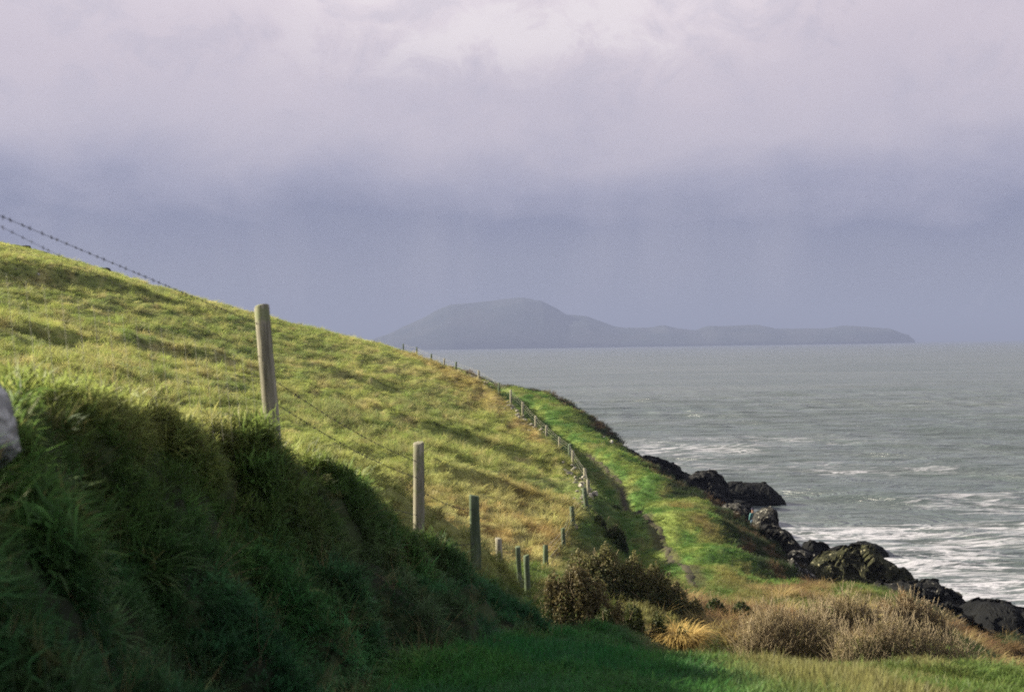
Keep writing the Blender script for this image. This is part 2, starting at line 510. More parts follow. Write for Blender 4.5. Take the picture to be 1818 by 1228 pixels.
def tint(X, Y, rg):
    n1 = fbm(X * 0.32, Y * 0.09, 71, 4); n2 = fbm(X * 1.3 + 4, Y * 0.5, 73, 4); n3 = fbm(X * .12, Y * .035, 75, 3)
    n4 = fbm(X * 3, Y * 3, 77, 2)
    straw = C(.54, .48, .20); olive = C(.31, .36, .092); green = C(.12, .20, .045); rust = C(.40, .255, .095)
    fieldc = cmix(np.broadcast_to(olive, X.shape + (3,)), straw, sstep(n2 * .6 + n1 * .4, .46, .68))
    fieldc = cmix(fieldc, green, sstep(n1, .52, .70) * .6)
    fieldc = cmix(fieldc, green, sstep(n3, .54, .68) * .35)
    # dry golden grass low in the corner by the fence
    gold = np.exp(-((X - 0.0) / 3.0) ** 2 - ((Y - 40) / 22) ** 2) * rg['field']
    fieldc = cmix(fieldc, cmix(np.broadcast_to(straw, X.shape + (3,)), rust, sstep(n2, .42, .6)), np.clip(gold * .9, 0, .75))
    gold2 = np.exp(-((rg['fence'] + 2.5) / 2.5) ** 2) * rg['field'] * sstep(Y, 90, 130)
    fieldc = cmix(fieldc, rust, np.clip(gold2 * sstep(n1, .3, .6), 0, .5))
    lanec = cmix(np.broadcast_to(C(.095, .195, .036), X.shape + (3,)), C(.22, .29, .065), sstep(n2, .36, .62))
    for bx, by, br in RUST:
        lanec = cmix(lanec, C(.30, .20, .085), np.clip(.75 * np.exp(-(((X - bx) / br) ** 2 + ((Y - by) / (br * 3)) ** 2)) * sstep(n2, .34, .5), 0, .92))
    lanec = cmix(lanec, C(.26, .23, .09), sstep(fbm(X * .8, Y * .3, 79, 3), .66, .74) * .5)
    embank = np.exp(-((rg['fence'] - 0.6) / 0.9) ** 2) * sstep(Y, 30, 45)
    lanec = cmix(lanec, C(.065, .115, .032), embank * .6)
    cl_ = rg['cliff'] + 2.6 * sstep(Y, 134, 144) * (1 - sstep(Y, 160, 172))
    lanec = cmix(lanec, C(.07, .06, .03), (1 - sstep(path_d(X, Y), .15, .5)) * .8)
    cliffc = cmix(np.broadcast_to(C(.035, .058, .020), X.shape + (3,)), C(.11, .075, .04), sstep(n2, .5, .62))
    scrub = (1 - sstep(Y, 46, 52)) * sstep(Y, 17, 20)
    lanec = cmix(lanec, cmix(np.broadcast_to(C(.22, .19, .07), X.shape + (3,)), C(.085, .14, .03), sstep(n2, .42, .56)), scrub * .8)
    bn = fbm(X * 1.5, Y * 1.1, 83, 3)
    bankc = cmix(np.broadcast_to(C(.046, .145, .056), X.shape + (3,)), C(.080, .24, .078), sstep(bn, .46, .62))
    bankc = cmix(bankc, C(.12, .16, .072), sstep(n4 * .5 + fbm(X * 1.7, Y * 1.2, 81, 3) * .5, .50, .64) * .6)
    topc = C(.13, .20, .04)
    bankc = cmix(bankc, topc, np.exp(-(rg['crest'] / .35) ** 2) * .7)
    lawnc = cmix(np.broadcast_to(C(.032, .160, .040), X.shape + (3,)), C(.060, .200, .042), sstep(n2, .4, .65))
    lawnc = cmix(lawnc, cmix(np.broadcast_to(C(.11, .165, .035), X.shape + (3,)), C(.22, .20, .075), sstep(n2, .46, .6)), sstep(X, .8, 1.8) * .9)
    lawnc = cmix(lawnc, C(.30, .26, .11), sstep(Y + X * .6, 13.5, 16.0) * sstep(n4 * .5 + n2 * .5, .36, .56) * sstep(X, 1.2, 2.5))
    c = cmix(lanec, fieldc, rg['field'])
    c = cmix(c, cliffc, sstep(cl_ + (n1 - .5) * 2.5, -0.6, 0.6))
    c = cmix(c, lawnc, rg['lawn'])
    c = cmix(c, bankc, rg['bank'])
    return c


# ------------------------------------------------------------------ ground
def grass_mat(name, trans=0.35, instancer=True, rough=0.55):
    m, t = material(name)
    a = t.n('ShaderNodeAttribute', attribute_name='tint', attribute_type='INSTANCER' if instancer else 'GEOMETRY')
    oi = t.n('ShaderNodeObjectInfo')
    v = t.n('ShaderNodeHueSaturation')
    t.put(v.inputs['Color'], a.outputs['Color'])
    t.put(v.inputs['Value'], t.math('ADD', t.math('MULTIPLY', oi.outputs['Random'], 0.5), 0.78))
    t.put(v.inputs['Hue'], t.math('ADD', t.math('MULTIPLY', t.math('FRACT', t.math('MULTIPLY', oi.outputs['Random'], 7.31)), 0.03), 0.485))
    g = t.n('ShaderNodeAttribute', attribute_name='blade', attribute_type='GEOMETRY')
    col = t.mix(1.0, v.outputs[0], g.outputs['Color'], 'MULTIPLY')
    p = principled(t, col, rough, 0.2)
    tr = t.n('ShaderNodeBsdfTranslucent'); t.link(col, tr.inputs['Color'])
    mx = t.n('ShaderNodeMixShader'); mx.inputs[0].default_value = trans
    t.link(p, mx.inputs[1]); t.link(tr.outputs[0], mx.inputs[2])
    finish(t, mx.outputs[0])
    return m


m_ground, t = material('turf')
a = t.n('ShaderNodeAttribute', attribute_name='tint')
pos = t.n('ShaderNodeNewGeometry').outputs['Position']
nz = t.noise(t.scale(pos, (1, .6, 1)), 5.0, 6, 0.65)
rk = t.n('ShaderNodeAttribute', attribute_name='rock')
base = t.mix(t.smooth(nz, .3, .7), t.mix(1.0, a.outputs['Color'], (.45, .42, .40, 1), 'MULTIPLY'), t.mix(1.0, a.outputs['Color'], (.85, .85, .85, 1), 'MULTIPLY'))
rkc = t.mix(t.smooth(t.noise(pos, 2.2, 6, .7), .42, .62), (.018, .018, .019, 1), (.075, .072, .068, 1))
base = t.mix(rk.outputs['Fac'], base, rkc)
hb = t.noise(pos, 9.0, 5, .7)
finish(t, principled(t, base, .9, .15, bump(t, hb, .9, .08)))

YS = [-10.0]
while YS[-1] < 330:
    YS.append(YS[-1] + max(0.10, 0.0075 * abs(YS[-1]) + 0.02))
YS = np.array(YS); NR = len(YS); NC = 520
us = np.linspace(-0.62, 0.52, NC)
GX = us[None, :] * (YS[:, None] + 16.0); GY = np.repeat(YS[:, None], NC, 1)
GR = regions(GX, GY)
GZ = H(GX, GY, GR)
GT = tint(GX, GY, GR)
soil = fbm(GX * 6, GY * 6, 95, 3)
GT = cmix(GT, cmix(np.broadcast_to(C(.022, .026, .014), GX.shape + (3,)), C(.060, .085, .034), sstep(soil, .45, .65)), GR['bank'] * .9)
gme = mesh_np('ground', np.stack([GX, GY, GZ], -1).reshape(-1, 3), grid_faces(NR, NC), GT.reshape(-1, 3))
rockw = sstep(GR['cliff'] + (fbm(GX * .4, GY * .4, 91, 3) - .5) * 5, 4.0, 6.5)
at = gme.attributes.new('rock', 'FLOAT', 'POINT'); at.data.foreach_set('value', rockw.ravel().astype(np.float32))
link('ground', gme, m_ground, kind='structure')
print('ground', NR, NC, NR * NC)

# ------------------------------------------------------------------ worn footpath along the lane
m_mud, t = material('mud')
pos = t.n('ShaderNodeNewGeometry').outputs['Position']
finish(t, principled(t, t.mix(t.noise(pos, 3.0, 6, .7), (.024, .022, .012, 1), (.052, .045, .025, 1)), .9, .2, bump(t, t.noise(pos, 14, 4), .6, .04)))
pp = np.array(PATH); seg = np.concatenate(([0], np.cumsum(np.hypot(np.diff(pp[:, 0]), np.diff(pp[:, 1])))))
ss = np.linspace(0, seg[-1], 220)
cx_, cy_ = np.interp(ss, seg, pp[:, 0]), np.interp(ss, seg, pp[:, 1])
k = np.ones(15) / 15
cx_ = np.convolve(np.pad(cx_, 7, 'edge'), k, 'valid') + (fbm(ss * .2, ss * 0, 5, 3) - .5) * 1.2
cy_ = np.convolve(np.pad(cy_, 7, 'edge'), k, 'valid')
wdt = 0.08 + 0.18 * fbm(ss * .35, ss * 0 + 3, 6, 3)
offs = np.linspace(-1, 1, 7)
VX = cx_[:, None] + offs[None, :] * wdt[:, None]; VY = np.repeat(cy_[:, None], 7, 1)
VZ = H(VX, VY) + 0.035 - 0.06 * np.abs(offs)[None, :] ** 2
link('footpath', mesh_np('footpath', np.stack([VX, VY, VZ], -1).reshape(-1, 3), grid_faces(220, 7)), m_mud, kind='structure')

# ------------------------------------------------------------------ sea
m_sea, t = material('sea_water')
pos = t.n('ShaderNodeNewGeometry').outputs['Position']
fo = t.n('ShaderNodeAttribute', attribute_name='foam').outputs['Fac']
w1 = t.noise(t.scale(pos, (.55, 1.3, 1)), 1.0, 5, .6, .3)
w2 = t.noise(t.scale(pos, (.055, .14, 1)), 1.0, 6, .62, .4)
w3 = t.noise(t.scale(pos, (.006, .016, 1)), 1.0, 6, .65, .4)
hh = t.math('ADD', t.math('MULTIPLY', w1, .35), t.math('ADD', t.math('MULTIPLY', w2, 2.2), t.math('MULTIPLY', w3, 8.0)))
nb = bump(t, hh, 0.70, 1.0)
fn = t.noise(t.scale(pos, (.22, .60, 1)), 1.0, 8, .68, .8)
fl = t.noise(t.scale(pos, (.9, 1.8, 1), (3, 2, 0)), 1.0, 6, .7, 1.0)
fmix = t.math('ADD', t.math('MULTIPLY', fn, .62), t.math('MULTIPLY', fl, .38))
thr = t.math('SUBTRACT', .82, t.math('MULTIPLY', fo, .345))
solid = t.smooth(t.math('SUBTRACT', fmix, thr), -.02, .10)
lace_n = t.noise(t.scale(pos, (.11, .42, 1), (9, 4, 0)), 1.0, 7, .62, 1.0)
lace = t.math('SUBTRACT', 1.0, t.math('MULTIPLY', t.math('ABSOLUTE', t.math('SUBTRACT', lace_n, .5)), 2.0))
lace = t.math('MULTIPLY', t.smooth(lace, .89, .985), t.smooth(t.math('ADD', fo, t.math('MULTIPLY', t.math('SUBTRACT', fn, .5), 1.6)), .36, .85))
foam = t.math('MAXIMUM', t.math('MULTIPLY', solid, t.math('ADD', .30, t.math('MULTIPLY', t.smooth(fl, .38, .58), .70))), t.math('MULTIPLY', lace, .85))
cap = t.smooth(t.noise(t.scale(pos, (.020, .11, 1), (7, 0, 0)), 1.0, 9, .72, .3), .735, .78)
foam = t.math('MAXIMUM', foam, t.math('MULTIPLY', cap, .6))
wp = t.n('ShaderNodeBsdfPrincipled')
t.put(wp.inputs['Base Color'], t.mix(t.smooth(w3, .35, .65), (.056, .076, .073, 1), (.082, .100, .097, 1)))
wp.inputs['Roughness'].default_value = .31
wp.inputs['IOR'].default_value = 1.333
t.link(nb, wp.inputs['Normal'])
fp = principled(t, (.41, .41, .445, 1), .8, .2, bump(t, fl, .6, .15))
mx = t.n('ShaderNodeMixShader'); t.link(foam, mx.inputs[0]); t.link(wp.outputs[0], mx.inputs[1]); t.link(fp, mx.inputs[2])
finish(t, mx.outputs[0])

YW = [30.0]
while YW[-1] < 700: YW.append(YW[-1] + max(0.35, 0.0042 * YW[-1]))
while YW[-1] < 60000: YW.append(YW[-1] * 1.05)
YW = np.array(YW); NRW = len(YW); NCW = 560
uw = np.linspace(-0.25, 0.55, NCW)
WX = uw[None, :] * (YW[:, None] + 30); WY = np.repeat(YW[:, None], NCW, 1)
WX[YW > 700] = np.linspace(-1.2, 1.2, NCW)[None, :] * WY[YW > 700]
WZ = np.zeros_like(WX)
wr = np.random.default_rng(3)
fade = (1 - sstep(WY, 350, 700))
for i in range(26):
    lam = 1.6 * 1.16 ** i * wr.uniform(.9, 1.1)
    if lam > 40: lam = wr.uniform(3, 14)
    ang = wr.normal(R(250), R(26))
    kx, ky = math.cos(ang) * 2 * math.pi / lam, math.sin(ang) * 2 * math.pi / lam
    amp = .0105 * lam ** .85
    ph = wr.uniform(0, 6.28)
    modn = fbm(WX / (lam * 6), WY / (lam * 6), 200 + i, 2) * 1.6
    res = 1 - sstep(WY * 0.0042, lam * .22, lam * .45)
    s_ = np.sin(kx * WX + ky * WY + ph)
    WZ += amp * modn * res * (1.6 * ((s_ + 1) / 2) ** 1.6 - .7)
WZ *= fade
gz_s = GZ  # shore distance: how shallow the ground is below
def shore(X, Y):
    d, s, _ = poly_dist(X, Y, CLIFF_LINE)
    return d * s * -1.0
shd = shore(WX, WY)
foamv = np.clip(1 - (shd - 3) / 24, 0, 1) ** 1.1 * .92
foamv += .75 * np.clip(1 - (shd - 15) / 95, 0, 1) * sstep(fbm(WX * .02, WY * .055, 301, 3), .42, .60)
foamv += .30 * np.clip(1 - (shd - 60) / 140, 0, 1) * sstep(fbm(WX * .012, WY * .05, 303, 3), .52, .66)
foamv = np.clip(foamv, 0, 1)
foamv *= (shd > -5) * (1 - .25 * sstep(WY, 165, 190))
sme = mesh_np('sea', np.stack([WX, WY, WZ], -1).reshape(-1, 3), grid_faces(NRW, NCW))
at = sme.attributes.new('foam', 'FLOAT', 'POINT'); at.data.foreach_set('value', foamv.ravel().astype(np.float32))
link('sea', sme, m_sea, kind='structure')
print('sea', NRW * NCW)

# ------------------------------------------------------------------ far island
m_isl, t = material('island_moor')
pos = t.n('ShaderNodeNewGeometry').outputs['Position']
finish(t, principled(t, t.mix(t.smooth(t.noise(pos, .004, 6, .6), .4, .6), (.030, .040, .034, 1), (.050, .055, .048, 1)), .95, .1))
ISL = [(560, 617), (640, 608), (690, 594), (740, 570), (775, 549), (800, 540), (850, 535), (900, 530), (930, 527), (962, 533), (985, 545), (1005, 557), (1040, 559), (1065, 568), (1090, 579), (1112, 581),
       (1150, 581), (1175, 577), (1200, 583), (1232, 587), (1255, 579), (1290, 579), (1345, 576), (1375, 582), (1420, 584), (1465, 582), (1500, 577), (1525, 580), (1570, 583), (1592, 592), (1600, 594), (1609, 604)]
DI = 9000.0
ip = np.array([P(x, y, DI) for x, y in ISL])
xi = np.linspace(ip[0, 0], ip[-1, 0], 360)
zi = np.interp(xi, ip[:, 0], ip[:, 2]) + (fbm(xi / 160, xi * 0, 61, 4) - .5) * 14
zi = np.maximum(zi, 0)
tt = np.linspace(-1, 1, 61)
IX = np.repeat(xi[None, :], 61, 0); IT = np.repeat(tt[:, None], 360, 1)
shape = np.clip(1 - np.abs(IT) ** 1.7, 0, 1) ** .8
IZ = zi[None, :] * shape + (fbm(IX / 300, IT * 4, 63, 5) - .5) * 40 * shape * (1 - .9 * np.exp(-(IT / .12) ** 2))
IZ[np.abs(IT) > .999] = -30
tp = np.clip(np.minimum((xi - xi[0]) / 900, (xi[-1] - xi) / 700), 0, 1) ** .6
IY = DI + IT * 650 * tp[None, :] + 650 * (1 - tp[None, :]) * -.3
link('island', mesh_np('island', np.stack([IX, IY, IZ - 2], -1).reshape(-1, 3), grid_faces(61, 360)), m_isl, kind='structure')

# ------------------------------------------------------------------ haze (rain-washed air)
m_haze, t = material('haze')
pv = t.n('ShaderNodeVolumePrincipled')
pv.inputs['Color'].default_value = (.215, .255, .395, 1)
pv.inputs['Density'].default_value = 1.5 / 9000
pv.inputs['Anisotropy'].default_value = 0.0
finish(t, None, pv.outputs[0])
bm = bmesh.new(); bmesh.ops.create_cube(bm, size=1.0)
hz = bpy.data.meshes.new('haze'); bm.to_mesh(hz); bm.free()
ho = link('haze', hz, m_haze, kind='stuff')
ho.scale = (180000, 70000, 400); ho.location = (0, 28000, 400 / 2 - 32)

# ------------------------------------------------------------------ grass
def tuft_mesh(name, n, spread, lmin, lmax, wid, lean, curl, seed, mat, seg=2):
    r = np.random.default_rng(seed)
    V, Fc, Cc = [], [], []
    for i in range(n):
        rad = spread * math.sqrt(r.random()); th = r.random() * 6.283
        bx, by = rad * math.cos(th), rad * math.sin(th)
        L = r.uniform(lmin, lmax); az = th + r.normal(0, .9) if rad > 0 else r.random() * 6.28
        ln = abs(r.normal(lean, lean * .5)); wd = wid * r.uniform(.7, 1.3)
        dx, dy = math.cos(az), math.sin(az)
        sxv, syv = -dy, dx
        tw = r.normal(0, .6); sxv, syv = sxv * math.cos(tw) - syv * math.sin(tw), sxv * math.sin(tw) + syv * math.cos(tw)
        b0 = len(V); sh = r.uniform(.75, 1.2)
        x, y, z = bx, by, -.02; ang = ln
        step = L / seg
        for s in range(seg + 1):
            f = s / seg
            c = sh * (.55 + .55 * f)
            if s < seg:
                hw = wd * (1 - .45 * f)
                V.append((x - sxv * hw, y - syv * hw, z)); V.append((x + sxv * hw, y + syv * hw, z)); Cc += [c, c]
            else:
                V.append((x, y, z)); Cc.append(c)
            x += dx * math.sin(ang) * step; y += dy * math.sin(ang) * step; z += math.cos(ang) * step
            ang += curl * r.uniform(.5, 1.4)
        for s in range(seg - 1):
            q = b0 + 2 * s
            Fc.append((q, q + 1, q + 3, q + 2))
        q = b0 + 2 * (seg - 1)
        Fc.append((q, q + 1, q + 2))
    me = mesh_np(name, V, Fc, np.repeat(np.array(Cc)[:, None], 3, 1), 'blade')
    me.materials.append(mat)
    return bpy.data.objects.new(name, me)     # a source shape only, never linked to the scene


def scatter(name, X, Y, Z, sxy, szz, cols, sources, label_kind='stuff', tilt=.18, seed=0, idx=None, yaw=None):
    r = np.random.default_rng(seed); n = len(X)
    me = mesh_np(name, np.stack([X, Y, Z], -1), [])
    def add(nm, typ, key, arr):
        a_ = me.attributes.new(nm, typ, 'POINT'); a_.data.foreach_set(key, np.ascontiguousarray(arr).ravel())
    rot = np.stack([r.normal(0, tilt, n), r.normal(0, tilt, n) + .12, r.uniform(0, 6.283, n) if yaw is None else yaw], -1).astype(np.float32)
    add('rot', 'FLOAT_VECTOR', 'vector', rot)
    add('scl', 'FLOAT_VECTOR', 'vector', np.stack([sxy, sxy, szz], -1).astype(np.float32))
    add('pick', 'INT', 'value', (r.integers(0, len(sources), n) if idx is None else idx).astype(np.int32))
    c = np.ones((n, 4), dtype=np.float32); c[:, :3] = np.clip(cols, 0.004, 1)
    add('tint', 'FLOAT_COLOR', 'color', c)
    o = link(name, me, None, kind=label_kind)
    ng = bpy.data.node_groups.new(name, 'GeometryNodeTree')
    ng.interface.new_socket('Geometry', in_out='INPUT', socket_type='NodeSocketGeometry')
    ng.interface.new_socket('Geometry', in_out='OUTPUT', socket_type='NodeSocketGeometry')
    N = ng.nodes; Lk = ng.links
    gi = N.new('NodeGroupInput'); go = N.new('NodeGroupOutput')
    iop = N.new('GeometryNodeInstanceOnPoints')
    jn = N.new('GeometryNodeJoinGeometry')
    for s in sources:
        ob = N.new('GeometryNodeObjectInfo'); ob.inputs['Object'].default_value = s; ob.inputs['As Instance'].default_value = True
        Lk.new(ob.outputs['Geometry'], jn.inputs[0])
    def attr(nm, typ):
        q = N.new('GeometryNodeInputNamedAttribute'); q.data_type = typ; q.inputs['Name'].default_value = nm
        return q.outputs['Attribute']
    e2r = N.new('FunctionNodeEulerToRotation')
    Lk.new(attr('rot', 'FLOAT_VECTOR'), e2r.inputs[0])
    Lk.new(gi.outputs[0], iop.inputs['Points']); Lk.new(jn.outputs[0], iop.inputs['Instance'])
    iop.inputs['Pick Instance'].default_value = True
    Lk.new(attr('pick', 'INT'), iop.inputs['Instance Index'])
    Lk.new(e2r.outputs[0], iop.inputs['Rotation'])
    Lk.new(attr('scl', 'FLOAT_VECTOR'), iop.inputs['Scale'])
    Lk.new(iop.outputs[0], go.inputs[0])
    md = o.modifiers.new('scatter', 'NODES'); md.node_group = ng
    return o


BOULDER = P(-14, 758, 4.15)
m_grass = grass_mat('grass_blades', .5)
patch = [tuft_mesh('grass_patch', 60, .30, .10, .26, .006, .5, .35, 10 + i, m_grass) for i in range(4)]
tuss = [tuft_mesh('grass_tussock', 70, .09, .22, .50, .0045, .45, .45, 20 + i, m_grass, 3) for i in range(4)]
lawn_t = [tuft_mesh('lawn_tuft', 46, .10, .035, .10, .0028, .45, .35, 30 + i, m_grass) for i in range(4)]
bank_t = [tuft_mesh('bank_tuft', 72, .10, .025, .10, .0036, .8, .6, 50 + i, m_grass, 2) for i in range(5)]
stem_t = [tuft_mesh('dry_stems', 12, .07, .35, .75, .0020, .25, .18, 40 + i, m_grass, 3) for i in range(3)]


def candidates(n, y0, y1, u0, u1, power, seed, apex=3.0):
    """random ground points in a wedge, denser near the camera"""
    r = np.random.default_rng(seed)
    t_ = r.random(n)
    e = 2.0 - power
    ya, yb = y0 + apex, y1 + apex
    y = (ya ** e + t_ * (yb ** e - ya ** e)) ** (1 / e) - apex if abs(e) > 1e-3 else ya * (yb / ya) ** t_ - apex
    x = r.uniform(u0, u1, n) * (y + apex)
    return x, y


# field
X, Y = candidates(130000, 7, 235, -.50, .12, 1.15, 101)
rg = regions(X, Y)
keep = (rg['field'] > .5) & (rg['bank'] < .3) & (X > -60)
X, Y = X[keep], Y[keep]; rg = {k_: v[keep] for k_, v in rg.items()}
Z = H(X, Y, rg); T = tint(X, Y, rg)
nn = fbm(X * .9, Y * .5, 401, 3)
s = np.clip(.35 + Y * .0085, .40, 1.9) * (.7 + .7 * rng.random(len(X)))
sh = np.clip(.08 + Y * .0075, .13, .62) * (1 - .6 * np.exp(-(rg['fence'] / 2.2) ** 2)) * (.45 + 1.1 * sstep(nn, .35, .7)) * (.7 + .6 * rng.random(len(X)))
scatter('hillside_grass', X, Y, Z, s, sh, T * (.75 + .5 * rng.random(len(X)))[:, None], patch, seed=1)
print('field', len(X))
# tussocks in the field
X, Y = candidates(26000, 8, 200, -.5, .12, 1.2, 102)
rg = regions(X, Y)
nn = fbm(X * .5 + 7, Y * .22, 403, 3)
keep = (rg['field'] > .6) & (rg['bank'] < .2) & (nn > .50) & (X > -50) & (Y > 15)
X, Y = X[keep], Y[keep]; rg = {k_: v[keep] for k_, v in rg.items()}
Z = H(X, Y, rg); T = tint(X, Y, rg)
s = np.clip(.12 + Y * .022, .25, 2.0) * (.6 + .7 * rng.random(len(X)))
T = cmix(T, C(.34, .30, .12), .55 * (rng.random(len(X)) > .5))
scatter('hillside_tussocks', X, Y, Z, s, s * .8, T, tuss, seed=2)
# lane
X, Y = candidates(90000, 16, 215, -.10, .36, 1.1, 103)
rg = regions(X, Y)
keep = (rg['field'] < .5) & (rg['cliff'] < 9) & (rg['lawn'] < .5) & (rg['bank'] < .5) & (path_d(X, Y) > .22 + .3 * rng.random(len(X)))
X, Y = X[keep], Y[keep]; rg = {k_: v[keep] for k_, v in rg.items()}
Z = H(X, Y, rg); T = tint(X, Y, rg)
dry = sstep(T[:, 0] / (T[:, 1] + .01), .75, 1.1)
s = np.clip(.45 + Y * .0075, .45, 1.7) * (.7 + .6 * rng.random(len(X)))
sh = (.28 + Y * .0018) * (.7 + .7 * rng.random(len(X))) * (1 + .7 * dry + 1.3 * sstep(rg['cliff'] + 2.6 * sstep(Y, 134, 144) * (1 - sstep(Y, 160, 172)), -1, 1))
kp = Z > 1.8
scatter('lane_grass', X[kp], Y[kp], Z[kp], s[kp], sh[kp], T[kp] * (.8 + .4 * rng.random(kp.sum()))[:, None], patch, seed=3)
print('lane', kp.sum())
# bank: long rough grass hanging over the sod face
X, Y = candidates(120000, 2.5, 19, -.62, .10, .9, 104, 1.0)
rg = regions(X, Y)
cov = fbm(X * 2.3, Y * 1.7, 405, 4)
keep = (rg['near'] > .3) & (rg['crest'] > -.35) & (rg['foot'] < .22) & (((cov + .16 * rng.random(len(X)) > .53) | (rng.random(len(X)) > .80)) & (np.hypot(X - BOULDER[0], Y - BOULDER[1]) > .20))
X, Y = X[keep], Y[keep]; cov = cov[keep]; rg = {k_: v[keep] for k_, v in rg.items()}
Z = H(X, Y, rg); T = tint(X, Y, rg)
s = (.7 + .7 * rng.random(len(X))) * (.8 + .5 * sstep(cov, .45, .65)) * (1 - .3 * sstep(Y, 11, 15))
T = cmix(T, C(.20, .18, .075), .6 * (rng.random(len(X)) > .95))
scatter('bank_grass', X, Y, Z, s, s * (.7 + .5 * rng.random(len(X))), T * (.6 + .8 * rng.random(len(X)))[:, None], bank_t, seed=4, tilt=.45)
long_ = (rng.random(len(X)) > .985) & (rg['crest'] > .1)
scatter('bank_long_grass', X[long_], Y[long_], Z[long_] - .02, s[long_] * .55, s[long_] * .36, T[long_] * 1.3, tuss, seed=14, tilt=.4)
print('bank', len(X))
X, Y = candidates(1100, 2.5, 19, -.62, .10, 1.0, 105, 1.0)
rg = regions(X, Y)
keep = (rg['near'] > .3) & (rg['crest'] > -.5) & (rg['foot'] < .15)
X, Y = X[keep], Y[keep]; rg = {k_: v[keep] for k_, v in rg.items()}
Z = H(X, Y, rg)
s = .3 + .4 * rng.random(len(X))
scatter('bank_dry_stems', X, Y, Z, s, s * .8, np.repeat(C(.24, .21, .10)[None], len(X), 0), stem_t, seed=5, tilt=.45)
# lawn
X, Y = candidates(70000, 2.5, 20, -.2, .62, 1.0, 106, 1.0)
rg = regions(X, Y)
keep = (rg['lawn'] > .25) & (rg['foot'] > 0)
X, Y = X[keep], Y[keep]; rg = {k_: v[keep] for k_, v in rg.items()}
Z = H(X, Y, rg); T = tint(X, Y, rg)
dry = sstep(T[:, 0] / (T[:, 1] + .01), .8, 1.1)
s = (.9 + .7 * rng.random(len(X)))
sh = .62 * s * (1 - .45 * sstep(Y, 9, 13)) * (.35 + 1.2 * sstep(fbm(X * 1.5, Y * 1.1, 407, 4), .3, .72)) * (1 + .8 * dry)
scatter('lawn_grass', X, Y, Z, s, sh, T * (.8 + .4 * rng.random(len(X)))[:, None], lawn_t, seed=6)
print('lawn', len(X))
# rank dry grass and stems round the scrub in the hollow
X, Y = candidates(9000, 15.5, 46, .10, .36, 1.0, 107, 0.0)
rg = regions(X, Y)
nn = fbm(X * .45, Y * .2, 409, 3)
keep = (rg['cliff'] < 2.5) & (rg['lawn'] < .9) & ((nn > .50) | ((Y < 18) & (rng.random(len(X)) > .6))) & (path_d(X, Y) > .4) & (rg['fence'] > 2)
X, Y = X[keep], Y[keep]; rg = {k_: v[keep] for k_, v in rg.items()}
Z = H(X, Y, rg)
s = (.7 + .8 * rng.random(len(X)))
T = cmix(np.repeat(C(.34, .27, .11)[None], len(X), 0), C(.20, .12, .06), sstep(nn[keep], .52, .62) * .8)
scatter('rank_dry_grass', X, Y, Z, s * 1.2, s * .42, T, tuss + stem_t, seed=7)

# ------------------------------------------------------------------ where a ray of the photograph meets the ground
def ground_hit(px, py, fallback=None):
    Ds = np.geomspace(6, 300, 900)
    d = np.array(P(px, py, 1.0)) - np.array([0, 0, CAMZ])
    z = d[2] * Ds + CAMZ
    h = H(d[0] * Ds, d[1] * Ds)
    q = np.where(h > z)[0]
    return float(Ds[q[0]]) if len(q) else fallback


# ------------------------------------------------------------------ fences
def wood_mat(name, pale, dark, moss):
    m, t = material(name)
    oc = t.n('ShaderNodeTexCoord').outputs['Object']
    oi = t.n('ShaderNodeObjectInfo').outputs['Random']
    g = t.noise(t.scale(oc, (30, 30, 2.2)), 1.0, 6, .65, .6)
    l = t.noise(oc, 7.0, 5, .65)
    c = t.mix(t.smooth(g, .32, .68), (*dark, 1), (*pale, 1))
    c = t.mix(t.math('MULTIPLY', t.smooth(l, .48, .66), .75), c, (*moss, 1))
    c = t.mix(t.math('MULTIPLY', oi, .3), c, (*dark, 1))
    finish(t, principled(t, c, .88, .15, bump(t, g, .5, .008)))
    return m


m_post = wood_mat('weathered_wood', (.41, .38, .29), (.11, .105, .075), (.17, .20, .09))
m_post_green = wood_mat('treated_wood', (.13, .165, .105), (.05, .07, .043), (.09, .13, .045))
m_wire, t = material('galvanised_wire')
finish(t, principled(t, (.05, .05, .058, 1), .75, .1))
m_wire_pale, t = material('pale_wire')
finish(t, principled(t, (.34, .33, .27, 1), .6, .4, metal=.2))


def post_mesh(name, r, length, seed, sides=14, rows=9, square=False):
    """a sawn-off round or square stake, base at the origin, its top slightly skewed"""
    q = np.random.default_rng(seed)
    zz = np.concatenate([np.linspace(0, length - r * .18, rows), [length]])
    V = []
    th = np.arange(sides) / sides * 2 * math.pi
    prof = 1 + .05 * np.sin(2 * th + q.random() * 6) + q.normal(0, .02, sides)
    if square:
        prof = 1 / np.maximum(np.abs(np.cos(th)), np.abs(np.sin(th))) * .9
        prof = np.minimum(prof, 1.18)
    cr = q.integers(0, sides)
    prof[cr] *= .90
    for i, z in enumerate(zz):
        k = 1 + .10 * (1 - z / length) + q.normal(0, .012)
        if i == len(zz) - 1: k *= .86
        ox, oy = .05 * r * math.sin(z * 3.1 + seed), .05 * r * math.cos(z * 2.3 + seed)
        for j in range(sides):
            rr = r * k * prof[j]
            zt = z + (math.cos(th[j] + seed) * r * .22 if i >= len(zz) - 2 else 0)
            V.append((ox + rr * math.cos(th[j]), oy + rr * math.sin(th[j]), zt))
    V.append((0, 0, length + .002))
    Fc = []
    n = len(zz)
    for i in range(n - 1):
        for j in range(sides):
            j2 = (j + 1) % sides
            Fc.append((i * sides + j, i * sides + j2, (i + 1) * sides + j2, (i + 1) * sides + j))
    for j in range(sides):
        Fc.append(((n - 1) * sides + j, (n - 1) * sides + (j + 1) % sides, n * sides))
    me = mesh_np(name, V, Fc)
    me.polygons.foreach_set('use_smooth', [len(p.vertices) == 4 for p in me.polygons])
    return me


